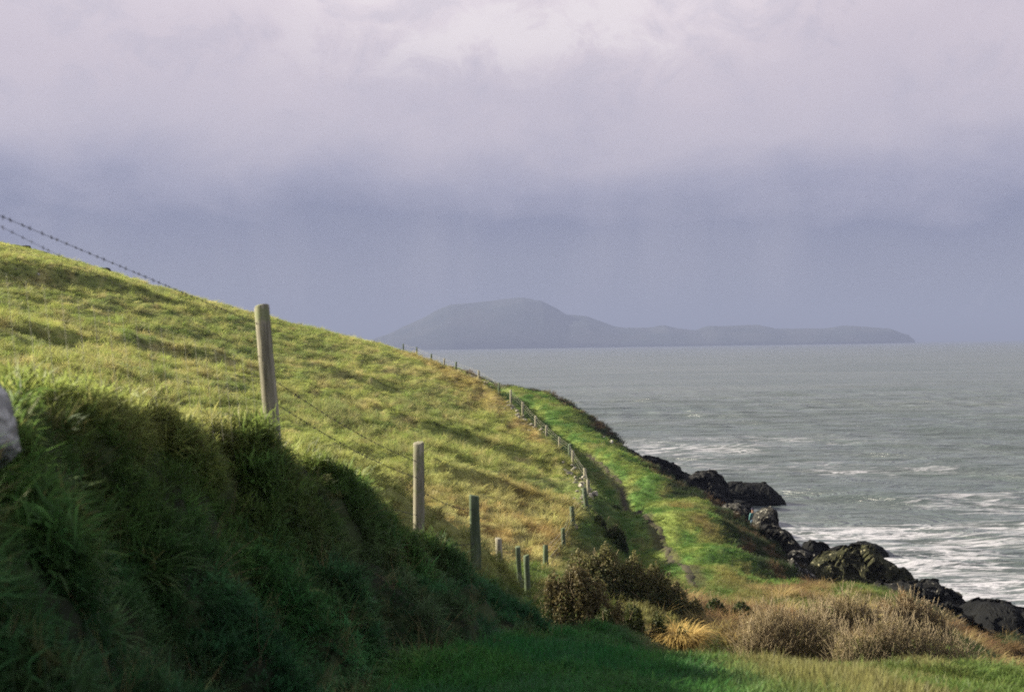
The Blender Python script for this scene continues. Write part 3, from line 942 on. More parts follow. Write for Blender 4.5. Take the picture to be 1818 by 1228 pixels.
def set_post(parent, top, base, width, D, seed, mat, label=None, bury=.45, D_top=None, square=False, sides=14):
    a = Vector(P(*base, D)); b = Vector(P(*top, D_top or D))
    d = (b - a); L = d.length; d.normalize()
    a = a - d * bury; L += bury
    o = link('post', post_mesh('post', width * D / F / 2, L, seed, sides=sides, square=square), mat, parent)
    o.matrix_parent_inverse = Matrix.Identity(4)
    o.location = a - parent.location
    o.rotation_euler = d.to_track_quat('Z', 'Y').to_euler()
    if label: o['label'] = label
    return a, b


def tube(pts, rad, sides=4):
    V, Fc = [], []
    n = len(pts)
    for i, p in enumerate(pts):
        p = Vector(p); q0 = Vector(pts[max(i - 1, 0)]); q1 = Vector(pts[min(i + 1, n - 1)])
        d = (q1 - q0).normalized()
        s_ = d.cross(Vector((0, 0, 1)))
        if s_.length < .05: s_ = Vector((1, 0, 0))
        s_.normalize(); u_ = s_.cross(d)
        for k_ in range(sides):
            an = k_ / sides * 2 * math.pi
            V.append(tuple(p + s_ * math.cos(an) * rad + u_ * math.sin(an) * rad))
    for i in range(n - 1):
        for k_ in range(sides):
            k2 = (k_ + 1) % sides
            Fc.append((i * sides + k_, i * sides + k2, (i + 1) * sides + k2, (i + 1) * sides + k_))
    return V, Fc


def merge(parts):
    V, Fc, o = [], [], 0
    for v, f in parts:
        V += list(v); Fc += [tuple(i + o for i in x) for x in f]; o += len(v)
    return V, Fc


def strand(a, b, sag=.02, n=24):
    a, b = Vector(a), Vector(b)
    return [tuple(a.lerp(b, i / n) - Vector((0, 0, sag * 4 * (i / n) * (1 - i / n)))) for i in range(n + 1)]


def put_mesh(name, vf, mat, parent, **props):
    me = mesh_np(name, vf[0], vf[1])
    o = link(name, me, mat, parent, **props)
    if parent is not None: o.location = -parent.location
    return o


# near fence along the top of the bank
near_f = empty('post_and_wire_fence', Vector(CREST[4]), 'weathered wooden post and barbed wire fence along the top of the shaded grass bank', 'fence')
NEARP = [((-212, 270), (-170, 640), 30, 4.9, m_post, None, False),
         ((465, 543), (484, 772), 29, 9.2, m_post, 'tall round pale post leaning at the top of the bank', False),
         ((743, 785), (744, 938), 18.5, 13.6, m_post, 'upright round grey post, second down the bank', False),
         ((842, 879), (845, 975), 19, 15.4, m_post_green, 'flat green-stained post, third down the bank', True),
         ((885, 955), (888, 1014), 11, 22.0, m_post, 'short post with one pale sunlit edge', False),
         ((919, 970), (922, 1016), 9.5, 24.0, m_post_green, None, True),
         ((934, 985), (937, 1050), 10, 20.5, m_post_green, None, False)]
tops = []
for i, (tp, bs, wd, D, mt, lb, sq) in enumerate(NEARP):
    tops.append(set_post(near_f, tp, bs, wd, D, 11 + i, mt, lb, square=sq))
def at(i, f):
    a, b = tops[i]
    return a + (b - a) * f
def barbed(p, q, rad, step, name, barbs=True, sag=.012):
    pts = strand(p, q, sag)
    prt = [tube(pts, rad)]
    if barbs:
        p, q = Vector(p), Vector(q); L = (q - p).length; n = int(L / step); d = (q - p).normalized()
        sd = d.cross(Vector((0, 0, 1))).normalized()
        for k_ in range(1, n):
            f = k_ / n
            f += random.uniform(-.25, .25) / n
            c = p.lerp(q, f) - Vector((0, 0, sag * 4 * f * (1 - f)))
            for sgn in (-1, 1):
                e = (sd * random.uniform(-.6, .6) + Vector((0, 0, 1)) * sgn + d * .5 * random.uniform(-1, 1)).normalized() * random.uniform(.006, .012)
                prt.append(tube([tuple(c - e * .9), tuple(c + e)], rad * .9, 3))
            prt.append(tube([tuple(c - d * .012), tuple(c + d * .012)], rad * 2.0, 5))
    return put_mesh(name, merge(prt), m_wire, near_f)
barbed(P(-205, 297, 4.9), P(462, 577, 9.2), .0013, .085, 'barbed_wire', sag=.0)
barbed(P(-205, 300, 4.9), P(466, 636, 9.2), .0009, .085, 'barbed_wire', sag=-.004)
for i, fs in ((1, (.90, .78, .5)), (2, (.9, .55)), (3, (.85, .5)), (4, (.8, .5)), (5, (.7,))):
    for f in fs:
        barbed(at(i, f - .25), at(i + 1, f - .05), .0022, .14, 'barbed_wire', i < 3, .05)
net = []
for f in (.30, .40, .50, .60, .70):
    net.append(tube(strand(at(0, f + .06), at(1, f), .0), .0007, 3))
for k_ in range(1, 26):
    f = k_ / 26
    net.append(tube([tuple(at(0, .30).lerp(at(1, .26), f)), tuple(at(0, .76).lerp(at(1, .70), f))], .0009, 3))
put_mesh('wire_netting', merge(net), m_wire_pale, near_f, kind='stuff')

# fence that follows the lane round to the headland
lane_f = empty('lane_fence', Vector(FENCE[4]), 'long line of wooden posts and wire beside the green lane', 'fence')
LANEP = [((969, 967), (969, 1022), 9, 0), ((999, 937), (1001, 978), 7, 0), ((1015, 898), (1018, 942), 7.5, 0), ((1037, 866), (1043, 911), 8.5, 0),
         ((1044, 853), (1046, 882), 6, 1), ((1038, 833), (1040, 866), 4.5, 1), ((1017, 801), (1017, 828), 3.6, 1), ((1011, 790), (1012, 812), 5, 0), ((993, 777), (993, 797), 3.2, 1),
         ((970, 757), (970, 778), 3.2, 1), ((951, 740), (951, 761), 3.0, 1), ((928, 715), (928, 735), 3.0, 1), ((907, 694), (907, 712), 3.2, 1),
         ((886, 681), (886, 694), 2.8, 0), ((850, 659), (850, 677), 2.6, 1), ((810, 644), (809, 660), 2.8, 0), ((789, 638), (788, 654), 2.2, 1), ((766, 630), (765, 645), 2.6, 0),
         ((740, 618), (740, 634), 2.3, 0), ((716, 612), (716, 627), 2.0, 0)]
ltops = []
FX = np.array([p[1] for p in FENCE]); FDs = [p[2] for p in FENCE_PX]
LD = [32, 44, 52, 60, 80, 93, 107, 112, 118, 124, 130, 137, 144, 149, 158, 168, 174, 180, 187, 193]
for i, (tp, bs, wd, pale) in enumerate(LANEP):
    tp = (tp[0], tp[1] - (2 if i > 3 else 0)); wd = wd * (1.25 if i > 4 else 1)
    ltops.append(set_post(lane_f, tp, bs, wd, LD[i], 41 + i, m_post if pale else m_post_green, bury=.6, sides=8))
for f in (.58, .72, .86, .96):
    prt = []
    for i in range(len(ltops) - 1):
        a, b = ltops[i]; c, d = ltops[i + 1]
        prt.append(tube(strand(a + (b - a) * f, c + (d - c) * f, .03, 6), .006 if i > 3 else .003, 3))
    put_mesh('wire', merge(prt), m_wire_pale if f > .7 else m_wire, lane_f)

# posts standing against the sky on the ridge
sky_f = empty('ridge_fence', P(520, 590, 196), 'thin dark posts of a wire fence against the sky on the ridge', 'fence')
SKYP = [((484, 572), (484, 586)), ((502, 573), (502, 587)), ((521, 579), (519, 592)), ((539, 583), (537, 596)), ((594, 600), (595, 607)), ((626, 607), (626, 613)), ((654, 611), (658, 618)), ((664, 605), (664, 617))]
skt = []
for i, (tp, bs) in enumerate(SKYP):
    skt.append(set_post(sky_f, tp, bs, 2.4 if i != 6 else 4, 202 + .8 * i, 71 + i, m_post_green, bury=1.2, sides=8))
prt = []
for f in (.75, .93):
    for i in range(3):
        a, b = skt[i]; c, d = skt[i + 1]
        prt.append(tube(strand(a + (b - a) * f, c + (d - c) * f, .03, 4), .004, 3))
put_mesh('wire', merge(prt), m_wire, sky_f)

# ------------------------------------------------------------------ stones
def stone_mat(name, dark, mid, pale, sc, p_lo, p_hi, obj=False):
    m, t = material(name)
    pos = t.n('ShaderNodeTexCoord').outputs['Object'] if obj else t.n('ShaderNodeNewGeometry').outputs['Position']
    a_ = t.noise(pos, sc, 7, .68, .4)
    b_ = t.noise(t.scale(pos, (1, 1, 1.6), (5, 2, 8)), sc * 2.3, 6, .66, .2)
    c = t.mix(t.smooth(a_, .35, .65), (*dark, 1), (*mid, 1))
    c = t.mix(t.smooth(b_, p_lo, p_hi), c, (*pale, 1))
    finish(t, principled(t, c, .92, .08, bump(t, a_, .9, .25 / sc)))
    return m


m_wall = stone_mat('lichened_wall_stone', (.14, .13, .105), (.28, .26, .21), (.50, .48, .41), 3.0, .52, .64)
m_boulder = stone_mat('grey_boulder', (.13, .13, .125), (.28, .28, .27), (.50, .50, .48), 9.0, .48, .62)
m_rock = stone_mat('dark_sea_rock', (.006, .0065, .007), (.015, .015, .014), (.26, .25, .21), 1.3, .60, .68)
m_white = stone_mat('white_stone', (.55, .50, .40), (.68, .63, .52), (.75, .72, .66), 6.0, .5, .6)


def pebble_mesh(name, seed, sub=2, flat=.7):
    bm = bmesh.new(); bmesh.ops.create_icosphere(bm, subdivisions=sub, radius=1.0)
    q = random.Random(seed)
    pl = [(Vector((q.gauss(0, 1), q.gauss(0, 1), q.gauss(0, 1))).normalized(), q.uniform(.55, .85)) for _ in range(7)]
    for v in bm.verts:
        for n_, d in pl:
            e = v.co.dot(n_)
            if e > d: v.co -= n_ * (e - d) * .9
        v.co *= 1 + .10 * mnoise.noise(v.co * 2.3 + Vector((seed, 0, 0)))
        v.co.z *= flat
    me = bpy.data.meshes.new(name); bm.to_mesh(me); bm.free()
    return me


wall_meshes = [pebble_mesh('stone', 300 + i, 1) for i in range(6)]
for me in wall_meshes: me.materials.append(m_wall)
wall = empty('stone_wall', Vector(FENCE[8]), 'tumbled low pale stone wall under the fence beside the lane', 'wall')
fl_ = np.array([(p[0], p[1]) for p in FENCE[3:16]])
sg = np.concatenate(([0], np.cumsum(np.hypot(np.diff(fl_[:, 0]), np.diff(fl_[:, 1])))))
wq = np.random.default_rng(12)
SX, SY, SS, ST = [], [], [], []
for k_ in range(290):
    u_ = wq.random() ** 1.15 * sg[-1]
    if vnoise(np.array([u_ * .22]), np.array([0.5]), 9)[0] < .30: continue
    SX.append(np.interp(u_, sg, fl_[:, 0]) - abs(wq.normal(.15, .42)) + .1); SY.append(np.interp(u_, sg, fl_[:, 1]))
    SS.append(wq.uniform(.09, .20) * (1 if k_ % 9 else 1.4)); ST.append(abs(wq.normal(0, .10)))
SZ = H(np.array(SX), np.array(SY))
for k_ in range(len(SX)):
    o = bpy.data.objects.new('stone', wall_meshes[k_ % 6]); COL.objects.link(o); o.parent = wall
    o.location = Vector((SX[k_], SY[k_], SZ[k_] + SS[k_] * .35 + ST[k_])) - wall.location
    o.scale = (SS[k_] * wq.uniform(.8, 1.5), SS[k_] * wq.uniform(.8, 1.2), SS[k_] * wq.uniform(.7, 1.1))
    o.rotation_euler = (wq.normal(0, .2), wq.normal(0, .2), wq.uniform(0, 6.28))


def lone_stone(name, px, py, wpx, hpx, mat, label, cat, seed, D=None, group=None, sub=3, lift=.25):
    D = D or ground_hit(px, py, 60)
    x, y, z = P(px, py, D)
    me = pebble_mesh(name, seed, sub, 1.0); me.materials.append(mat)
    o = link(name, me, None, label=label, category=cat)
    if group: o['group'] = group
    sx_, sz_ = wpx * D / F / 2, hpx * D / F / 2
    o.location = (x, y, Hs(x, y) + sz_ * lift); o.scale = (sx_ * 1.1, sx_, sz_ * 1.1); o.rotation_euler = (0, 0, seed * 1.3)
    return o


lone_stone('stone', 1072, 787, 7, 6, m_white, 'small white stone on the grassy lane edge, farther from the camera', 'stone', 1, D=141, lift=.7)
lone_stone('stone', 1086, 796, 6, 8, m_white, 'small upright white stone on the lane edge, closer to the rocks', 'stone', 2, D=135, lift=.7)
lone_stone('stone', 68, 492, 7, 10, m_wall, 'pale stone in the dark ditch high on the hillside', 'stone', 3, lift=.5)
lone_stone('stone', 28, 483, 6, 4, m_wall, 'flat pale stone high on the hillside close to the picture edge', 'stone', 4, lift=.5)
lone_stone('stone', 63, 506, 8, 5, m_wall, 'pale stone lying below the ditch high on the hillside', 'stone', 5, lift=.5)
lone_stone('stone', 1012, 976, 14, 7, m_white, 'flat white stone at the foot of a fence post beside the lane', 'stone', 6, D=44.5, lift=.8)
lone_stone('stone', 1022, 943, 9, 11, m_wall, 'upright pale stone between two fence posts beside the lane', 'stone', 7, D=52, lift=.8)
lone_stone('stone', 1056, 872, 12, 12, m_wall, 'heap-topping pale stone where the lane fence turns', 'stone', 8, D=80, lift=.8)

lone_stone('rock', 184, 488, 26, 18, m_rock, 'small dark rock outcrop breaking the skyline of the hill', 'rock', 31, D=189, sub=3, lift=.3)
lone_stone('rock', 44, 440, 30, 8, m_rock, 'low flat dark outcrop on the highest part of the skyline', 'rock', 32, D=181, sub=3, lift=.5)

# big lichened boulder in the bank at the picture's left edge
bx, by, bz = BOULDER
me = pebble_mesh('boulder', 17, 4, 1.0)
for v in me.vertices:
    v.co += v.normal * .05 * mnoise.fractal(v.co * 2.5, 1, 2, 4)
me.polygons.foreach_set('use_smooth', [True] * len(me.polygons))
me.materials.append(m_boulder)
o = link('boulder', me, None, label='pale grey rounded boulder set in the dark grass bank', category='boulder')
o.location = (bx, by, bz); o.scale = (.080, .11, .155); o.rotation_euler = (0, R(-10), .4)

# ------------------------------------------------------------------ coastal rocks
m_rock_wet = stone_mat('wet_black_rock', (.0045, .005, .0055), (.009, .0095, .0095), (.04, .05, .048), .8, .68, .76)
m_rock_pale = stone_mat('lichened_rock', (.013, .013, .012), (.036, .035, .031), (.34, .33, .28), 1.6, .56, .66)
m_rock_moss = stone_mat('mossy_rock', (.010, .011, .007), (.036, .037, .018), (.30, .28, .17), 1.5, .57, .68)


def rock(prof, D, depth, mat, label, seed, base=-1.2, lean=0.15, steep=3.0, rough=.35, ns=96, nt_=40):
    px = np.array([p[0] for p in prof], float)
    xs = np.linspace(px[0], px[-1], ns)
    ys = np.interp(xs, px, [p[1] for p in prof])
    W = np.array([P(a_, b_, D) for a_, b_ in zip(xs, ys)])
    edge = np.minimum(np.linspace(0, 1, ns), np.linspace(1, 0, ns))
    top = base + (W[:, 2] - base) * sstep(edge, -.03, .05)
    tt_ = np.linspace(-1, 1, nt_)
    T_ = np.repeat(tt_[:, None], ns, 1)
    ridge = .25 * (fbm(xs * .03, xs * 0, seed, 3) - .5) + lean
    q = np.where(T_ < ridge, (ridge - T_) / (ridge + 1), (T_ - ridge) / (1 - ridge))
    prof_t = np.clip(1 - np.clip(q, 0, 1) ** steep, 0, 1)
    Zr = base + (top[None, :] - base) * prof_t
    Xr = np.repeat(W[None, :, 0], nt_, 0); Yr = D + T_ * depth / 2
    V = np.stack([Xr, Yr, Zr], -1)
    sc_ = (xs[-1] - xs[0]) * D / F
    for i in range(nt_):
        for j in range(ns):
            p = Vector(V[i, j])
            n_ = mnoise.noise_vector(p * .4 + Vector((seed * 3.1, 0, 0)))
            r_ = Vector((p.x * .80 - p.z * .45, p.y * .75, p.z * 1.15 + p.x * .55)) * .75 + n_ * .25     # tilted bedding
            dd, pts_ = mnoise.voronoi(r_ + Vector((seed, 0, 0)))
            hsh = mnoise.noise(pts_[0] * 3.7)
            dd2, pts2 = mnoise.voronoi(r_ * 2.6 + Vector((seed, 9, 0)))
            h2 = mnoise.noise(pts2[0] * 3.1)
            crack = -max(0.0, .10 - (dd[1] - dd[0])) * 4.0
            k_ = rough * 1.35
            wgt = float(prof_t[i, j]) * .8 + .2
            V[i, j, 0] += k_ * (n_.x * .8 + hsh * .5)
            V[i, j, 1] += k_ * (n_.y * 1.6 - hsh * 2.4 - h2 * .9 - crack)
            V[i, j, 2] += k_ * wgt * (n_.z * .4 + hsh * .95 + h2 * .5 + crack)
    me = mesh_np('rock', V.reshape(-1, 3), grid_faces(nt_, ns), smooth=False)
    o = link('rock', me, mat, label=label, category='rock', group='sea rocks along the shore below the lane')
    c = np.mean(V.reshape(-1, 3), axis=0); c[2] = base
    me.transform(Matrix.Translation(-Vector(c))); o.location = Vector(c)
    return o


rock([(1100, 796), (1122, 801), (1140, 811), (1160, 814), (1178, 818), (1200, 828), (1215, 838), (1230, 847), (1236, 866)], 150, 7, m_rock, 'long dark broken ledge at the foot of the lane, farthest out of the shore rocks', 1)
rock([(1205, 866), (1222, 846), (1240, 838), (1258, 835), (1268, 835), (1278, 843), (1288, 862), (1296, 880)], 139, 6, m_rock, 'dark humped rock with a pale streaked shoulder between the lane and the sloping black rock', 2)
rock([(1276, 880), (1288, 862), (1298, 856), (1310, 857), (1345, 858), (1358, 857), (1370, 867), (1384, 879), (1393, 886), (1394, 893)], 143, 6, m_rock_wet, 'flat-topped black rock jutting into the surf with a sloping end', 3, steep=5, rough=.2)
rock([(1225, 866), (1250, 868), (1272, 880), (1300, 890), (1320, 893), (1332, 899)], 128, 5, m_rock_wet, 'low black rock shelf below the humped rock', 4)
rock([(1276, 912), (1286, 900), (1298, 894), (1312, 893), (1322, 899), (1329, 910), (1333, 925), (1334, 950)], 104, 4.5, m_rock_pale, 'rounded lichened rock on the landward side of the standing person', 5, steep=4, rough=.22)
rock([(1340, 950), (1341, 920), (1346, 909), (1356, 904), (1366, 903), (1374, 908), (1379, 922), (1382, 950)], 101, 4, m_rock_pale, 'blocky lichened rock on the seaward side of the standing person', 6, steep=4.5, rough=.2)
rock([(1345, 945), (1362, 933), (1384, 934), (1400, 945), (1410, 955), (1420, 966), (1436, 976), (1455, 988), (1462, 1000)], 95, 6, m_rock, 'dark slanting rock with white lichen spots below the blocky rock', 7)
rock([(1420, 980), (1430, 960), (1440, 957), (1452, 960), (1464, 963), (1476, 972), (1484, 985), (1488, 995)], 98, 5, m_rock_wet, 'small black knobbly rock between the slanting rock and the mossy rock', 8)
rock([(1462, 990), (1478, 972), (1495, 967), (1510, 970), (1520, 985)], 97, 4, m_rock_wet, 'black rock tip peeping over the mossy rock', 18)
rock([(1504, 985), (1516, 968), (1530, 963), (1545, 964), (1560, 969), (1572, 980), (1577, 988)], 105, 4, m_rock_wet, 'smooth black rock alone at the water beyond the mossy rock', 9, steep=4, rough=.16)
rock([(1392, 998), (1402, 980), (1414, 974), (1430, 974), (1446, 982), (1456, 995), (1462, 1010)], 86, 4, m_rock_pale, 'pale grey lichen-mottled rock beside the big mossy rock', 10, rough=.25)
rock([(1425, 1030), (1445, 1002), (1462, 988), (1480, 976), (1497, 969), (1512, 970), (1530, 974), (1548, 980), (1570, 990), (1592, 1002), (1612, 1016), (1626, 1026), (1631, 1042)], 80, 7, m_rock_moss, 'big domed mossy yellow-brown rock over the surf', 11, steep=2.2)
rock([(1392, 990), (1408, 998), (1430, 1012), (1455, 1026), (1485, 1040), (1510, 1048), (1530, 1060)], 72, 4, m_rock_pale, 'pale slanting ledge along the grass edge under the mossy rock', 12, rough=.22)
rock([(1530, 1052), (1560, 1040), (1590, 1036), (1620, 1034), (1648, 1034), (1668, 1038), (1690, 1052), (1704, 1066), (1716, 1072), (1728, 1086), (1732, 1098)], 74, 7, m_rock, 'jagged dark rock ridge behind the rust-brown scrub', 13, rough=.5)
rock([(1600, 1085), (1640, 1072), (1680, 1080), (1715, 1094), (1745, 1108), (1775, 1116), (1800, 1125), (1840, 1135)], 60, 6, m_rock_wet, 'black broken rock slope under the jagged ridge', 14, rough=.5)
rock([(1712, 1112), (1728, 1088), (1742, 1076), (1758, 1070), (1780, 1071), (1805, 1076), (1830, 1084), (1860, 1092), (1900, 1120)], 68, 8, m_rock_wet, 'large smooth black boulder in the corner by the water', 15, steep=3.2, rough=.2)
rock([(1655, 1125), (1690, 1118), (1730, 1130), (1770, 1138), (1810, 1146), (1860, 1150), (1900, 1170)], 44, 6, m_rock_wet, 'low black rocks directly behind the front grass', 16, base=3.0, rough=.5)

# ------------------------------------------------------------------ shrubs
m_leaf = grass_mat('shrub_leaves', .25, instancer=False)
def leafmat(name, trans):
    m, t = material(name)
    a_ = t.n('ShaderNodeAttribute', attribute_name='tint')
    p = principled(t, a_.outputs['Color'], .6, .25)
    tr = t.n('ShaderNodeBsdfTranslucent'); t.link(a_.outputs['Color'], tr.inputs['Color'])
    mx = t.n('ShaderNodeMixShader'); mx.inputs[0].default_value = trans
    t.link(p, mx.inputs[1]); t.link(tr.outputs[0], mx.inputs[2])
    finish(t, mx.outputs[0])
    return m


m_leaf = leafmat('shrub_leaves', .3)
m_twig, t = material('twig_bark')
finish(t, principled(t, (.27, .22, .14, 1), .9, .1))


def shrub(name, lobes, D, n, leaf, c_low, c_top, c_spot, label, cat, seed, twigs=120, twig_len=.35, group=None, open_=.25, lump=.28):
    """lobes: (x0, x1, y_top, y_base) in photograph pixels at distance D"""
    q = np.random.default_rng(seed)
    cx0 = np.mean([(l[0] + l[1]) / 2 for l in lobes]); cb = max(l[3] for l in lobes)
    ox, oy, _ = P(cx0, cb, D); oz = Hs(ox, oy) - .05
    root = empty(name, (ox, oy, oz), label, cat, group)
    Vs, Cs, tw = [], [], []
    wsum = sum((l[1] - l[0]) * (l[3] - l[2]) for l in lobes)
    for l in lobes:
        xa, ya, za = P((l[0] + l[1]) / 2, l[2], D)
        rx = (l[1] - l[0]) / 2 * D / F; ry = rx * .8
        zb = min(P((l[0] + l[1]) / 2, l[3], D)[2], Hs(xa, ya)) - .1
        rz = (za - zb)
        m_ = int(n * (l[1] - l[0]) * (l[3] - l[2]) / wsum)
        th = q.uniform(0, 6.283, m_); cz = q.uniform(0, 1, m_) ** .8
        sr = np.sqrt(1 - cz ** 2 * .999)
        d = np.stack([np.cos(th) * sr, np.sin(th) * sr, cz], -1)
        nz_ = fbm(th * 2.2 + d[:, 2] * 2, d[:, 2] * 4 + seed, seed, 3)
        rad = (1 - lump * .5 + lump * nz_) * (1 - open_ * q.random(m_) ** 2.2) 
        p = d * rad[:, None] * np.array([rx, ry, rz]) + np.array([xa, ya, zb])
        Vs.append(p)
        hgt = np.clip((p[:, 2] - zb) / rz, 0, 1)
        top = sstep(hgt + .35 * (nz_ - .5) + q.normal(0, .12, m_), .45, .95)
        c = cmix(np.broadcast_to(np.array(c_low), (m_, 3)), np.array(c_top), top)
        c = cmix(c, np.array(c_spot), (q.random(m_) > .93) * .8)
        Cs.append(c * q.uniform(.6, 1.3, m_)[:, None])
        for _ in range(int(twigs * (l[1] - l[0]) * (l[3] - l[2]) / wsum)):
            a_ = q.uniform(0, 6.283); e = q.uniform(.35, 1.0); s_ = math.sqrt(1 - min(e, .999) ** 2)
            b_ = np.array([xa + math.cos(a_) * s_ * rx * .85, ya + math.sin(a_) * s_ * ry * .85, zb + e * rz * .88])
            dr = np.array([math.cos(a_) * s_ * .7 + q.normal(0, .3), math.sin(a_) * s_ * .7 + q.normal(0, .3), e + .3]); dr /= np.linalg.norm(dr)
            L = twig_len * q.uniform(.5, 1.2)
            pts = [tuple(b_ - dr * L * .6), tuple(b_ + dr * L * .3), tuple(b_ + dr * L * .75 + q.normal(0, .05, 3) * L * 2)]
            tw.append(tube(pts, .0035 * D / 25, 3))
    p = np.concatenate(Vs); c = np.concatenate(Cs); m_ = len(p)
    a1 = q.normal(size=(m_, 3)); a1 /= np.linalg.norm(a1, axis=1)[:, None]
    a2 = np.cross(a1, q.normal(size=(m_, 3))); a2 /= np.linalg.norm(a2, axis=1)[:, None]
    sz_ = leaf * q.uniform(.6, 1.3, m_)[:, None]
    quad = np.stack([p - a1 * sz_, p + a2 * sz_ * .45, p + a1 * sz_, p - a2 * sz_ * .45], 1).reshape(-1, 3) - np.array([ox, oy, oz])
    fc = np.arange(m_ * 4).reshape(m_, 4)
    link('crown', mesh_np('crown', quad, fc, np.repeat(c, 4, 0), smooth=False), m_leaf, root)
    V, Fc = merge(tw)
    V = np.array(V) - np.array([ox, oy, oz])
    link('stems', mesh_np('stems', V, Fc), m_twig, root)
    return root


OL, BR, DG, RU = (.040, .058, .022), (.185, .160, .075), (.024, .046, .022), (.235, .160, .075)
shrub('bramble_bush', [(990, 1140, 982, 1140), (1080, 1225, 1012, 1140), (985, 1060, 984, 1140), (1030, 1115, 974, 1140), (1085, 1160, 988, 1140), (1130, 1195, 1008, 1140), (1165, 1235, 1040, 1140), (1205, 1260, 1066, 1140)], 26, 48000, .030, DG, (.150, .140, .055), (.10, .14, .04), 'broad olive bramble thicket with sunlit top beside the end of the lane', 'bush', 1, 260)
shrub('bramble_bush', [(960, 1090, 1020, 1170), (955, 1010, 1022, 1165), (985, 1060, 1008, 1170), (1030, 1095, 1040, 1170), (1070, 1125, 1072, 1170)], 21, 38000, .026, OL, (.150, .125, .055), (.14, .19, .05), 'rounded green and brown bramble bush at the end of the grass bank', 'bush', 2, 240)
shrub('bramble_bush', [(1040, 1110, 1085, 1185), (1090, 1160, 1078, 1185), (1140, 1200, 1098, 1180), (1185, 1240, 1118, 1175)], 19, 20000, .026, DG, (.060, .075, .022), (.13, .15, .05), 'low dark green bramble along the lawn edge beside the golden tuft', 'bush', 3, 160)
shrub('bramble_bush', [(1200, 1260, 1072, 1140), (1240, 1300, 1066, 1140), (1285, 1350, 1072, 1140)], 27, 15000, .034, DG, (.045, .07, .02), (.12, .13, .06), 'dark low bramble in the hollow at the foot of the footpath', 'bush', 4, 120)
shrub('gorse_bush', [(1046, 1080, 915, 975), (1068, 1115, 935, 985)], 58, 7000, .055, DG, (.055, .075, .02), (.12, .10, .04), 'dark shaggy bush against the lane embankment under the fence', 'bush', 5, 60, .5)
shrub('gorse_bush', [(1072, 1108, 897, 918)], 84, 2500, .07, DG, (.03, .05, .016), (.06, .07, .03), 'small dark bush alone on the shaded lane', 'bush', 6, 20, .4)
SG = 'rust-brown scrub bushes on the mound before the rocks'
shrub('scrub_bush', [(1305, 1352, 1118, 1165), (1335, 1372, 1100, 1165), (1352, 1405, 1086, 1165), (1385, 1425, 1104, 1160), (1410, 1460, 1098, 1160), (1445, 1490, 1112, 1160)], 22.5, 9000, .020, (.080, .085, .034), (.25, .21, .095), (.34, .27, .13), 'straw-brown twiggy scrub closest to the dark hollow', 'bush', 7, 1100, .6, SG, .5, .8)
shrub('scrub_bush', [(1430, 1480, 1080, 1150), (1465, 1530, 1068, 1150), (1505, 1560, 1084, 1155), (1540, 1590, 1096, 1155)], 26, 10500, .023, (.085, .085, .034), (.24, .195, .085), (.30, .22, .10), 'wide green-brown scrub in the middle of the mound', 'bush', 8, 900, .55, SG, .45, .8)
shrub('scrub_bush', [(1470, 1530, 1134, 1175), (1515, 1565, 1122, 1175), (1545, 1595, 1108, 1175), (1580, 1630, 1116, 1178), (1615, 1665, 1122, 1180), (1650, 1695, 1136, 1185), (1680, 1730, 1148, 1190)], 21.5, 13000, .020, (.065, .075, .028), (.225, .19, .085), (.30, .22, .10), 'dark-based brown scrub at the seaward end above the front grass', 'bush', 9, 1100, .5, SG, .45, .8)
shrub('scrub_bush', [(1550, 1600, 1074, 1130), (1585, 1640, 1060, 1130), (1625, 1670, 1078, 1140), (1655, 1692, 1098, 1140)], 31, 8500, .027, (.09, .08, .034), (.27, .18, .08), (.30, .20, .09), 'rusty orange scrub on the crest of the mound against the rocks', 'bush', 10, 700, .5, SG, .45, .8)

# golden tuft
D = 19.0
gx, gy, gz = P(1207, 1152, D); gz = max(gz, Hs(gx, gy)) - .05
q = np.random.default_rng(5)
V, Fc, Cc = [], [], []
for i in range(1100):
    a_ = q.uniform(0, 6.283); rr = .20 * math.sqrt(q.random()); x, y, z = rr * 1.2 * math.cos(a_), rr * math.sin(a_), .08
    an = abs(q.normal(.35, .2)); az = a_ + q.normal(0, .5); L = q.uniform(.30, .52); wv = .006
    col = np.array([.46, .33, .11]) * q.uniform(.6, 1.25)
    b0 = len(V); ns_ = 4
    for s_ in range(ns_ + 1):
        w_ = wv * (1 - .7 * s_ / ns_)
        V += [(x - w_ * math.sin(az), y + w_ * math.cos(az), z), (x + w_ * math.sin(az), y - w_ * math.cos(az), z)]; Cc += [col, col]
        x += math.cos(az) * math.sin(an) * L / ns_; y += math.sin(az) * math.sin(an) * L / ns_; z += math.cos(an) * L / ns_; an += q.uniform(.3, .75)
    for s_ in range(ns_):
        k_ = b0 + 2 * s_; Fc.append((k_, k_ + 1, k_ + 3, k_ + 2))
o = link('grass_tussock', mesh_np('grass_tussock', V, Fc, np.array(Cc)), m_leaf, label='golden straw tussock glowing beside the dark brambles', category='grass tussock')
o.location = (gx, gy, gz)

# ------------------------------------------------------------------ person standing among the rocks
def flat_mat(name, c):
    m, t = material(name)
    oc = t.n('ShaderNodeTexCoord').outputs['Object']
    finish(t, principled(t, t.mix(t.noise(oc, 18, 4), tuple(v * .75 for v in c) + (1,), tuple(v * 1.2 for v in c) + (1,)), .85, .2))
    return m


m_skin, m_jacket, m_trs, m_cap, m_boot = flat_mat('skin', (.34, .20, .14)), flat_mat('teal_jacket', (.085, .20, .20)), flat_mat('blue_trousers', (.12, .20, .30)), flat_mat('dark_hat', (.035, .035, .06)), flat_mat('boot', (.03, .028, .025))


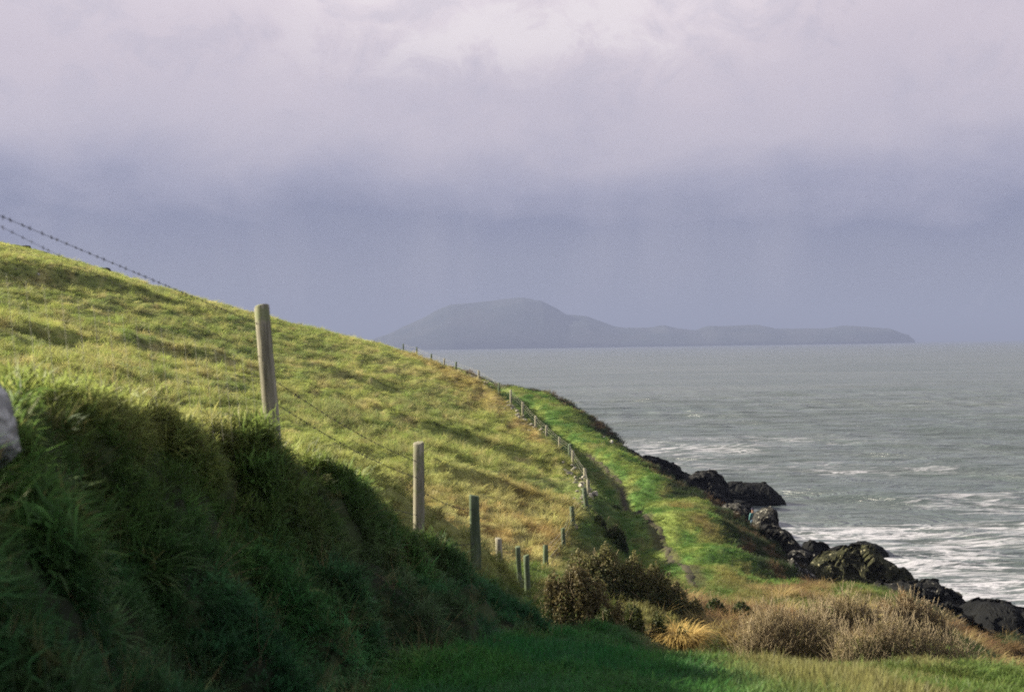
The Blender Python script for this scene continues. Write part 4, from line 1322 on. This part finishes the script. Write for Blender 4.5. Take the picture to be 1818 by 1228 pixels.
def skin(name, verts, edges, radii, mat, parent, root=0, levels=2):
    me = bpy.data.meshes.new(name); me.from_pydata(verts, edges, [])
    o = link(name, me, mat, parent)
    sk = o.modifiers.new('skin', 'SKIN'); sk.use_smooth_shade = True
    lay = me.skin_vertices[0] if len(me.skin_vertices) else None
    if lay is None:
        me.attributes  # skin layer is made by the modifier on first evaluation
    bpy.context.view_layer.objects.active = o
    if not len(me.skin_vertices):
        bpy.ops.mesh.customdata_skin_add()
    for i, r_ in enumerate(radii):
        me.skin_vertices[0].data[i].radius = (r_, r_) if not isinstance(r_, tuple) else r_
        me.skin_vertices[0].data[i].use_root = (i == root)
    sb = o.modifiers.new('smooth', 'SUBSURF'); sb.levels = levels; sb.render_levels = levels
    return o


fx, fy, fz = P(1337, 946, 102)
per = empty('person', (fx, fy, fz), 'person in a teal jacket, blue trousers and dark hat standing between the rocks', 'person')
per.rotation_euler = (0, 0, R(25))
J = [(0, 0, .95), (0, -.01, 1.15), (0, 0, 1.38), (0, .01, 1.50), (0, .02, 1.60), (0, .03, 1.70),
     (-.10, 0, .90), (-.12, .03, .50), (-.13, -.02, .09), (-.13, .10, .04), (.10, 0, .90), (.12, .05, .50), (.14, -.01, .09), (.14, .11, .04),
     (-.18, 0, 1.40), (-.24, .02, 1.14), (-.22, .12, .92), (-.21, .17, .83), (.18, 0, 1.40), (.25, .03, 1.14), (.22, .14, .93), (.21, .19, .84)]
E = [(0, 1), (1, 2), (2, 3), (3, 4), (4, 5), (0, 6), (6, 7), (7, 8), (8, 9), (0, 10), (10, 11), (11, 12), (12, 13), (2, 14), (14, 15), (15, 16), (16, 17), (2, 18), (18, 19), (19, 20), (20, 21)]
Rr = [(.15, .11), (.14, .10), (.16, .10), .055, .085, .075, .085, .06, .045, .04, .085, .06, .045, .04, .06, .045, .035, .03, .06, .045, .035, .03]
skin('body', J, E, Rr, m_skin, per)
skin('jacket', [J[0], J[1], J[2], (0, .0, 1.45), J[14], J[15], J[16], J[18], J[19], J[20]], [(0, 1), (1, 2), (2, 3), (2, 4), (4, 5), (5, 6), (2, 7), (7, 8), (8, 9)], [(.19, .15), (.18, .14), (.19, .13), .075, .085, .068, .055, .085, .068, .055], m_jacket, per)
skin('trousers', [(0, 0, .94), J[6], J[7], (-.13, -.01, .12), J[10], J[11], (.14, 0, .12)], [(0, 1), (1, 2), (2, 3), (0, 4), (4, 5), (5, 6)], [(.165, .125), .105, .08, .065, .105, .08, .065], m_trs, per)
for s_ in (8, 12):
    skin('boot', [(J[s_][0], -.03, .10), (J[s_][0], -.02, .05), (J[s_][0], .15, .045)], [(0, 1), (1, 2)], [.06, .055, .05], m_boot, per, levels=1)
bm = bmesh.new()
bmesh.ops.create_uvsphere(bm, u_segments=20, v_segments=10, radius=.105)
for v in bm.verts:
    if v.co.z < 0: v.co.z *= .1; v.co.x *= 1.45; v.co.y *= 1.45
me = bpy.data.meshes.new('hat'); bm.to_mesh(me); bm.free()
o = link('hat', me, m_cap, per); o.location = (0, .03, 1.71)
print('tris', sum(sum(len(p.vertices) - 2 for p in o.data.polygons) for o in scene.objects if o.type == 'MESH' and len(o.data.polygons) < 200000))
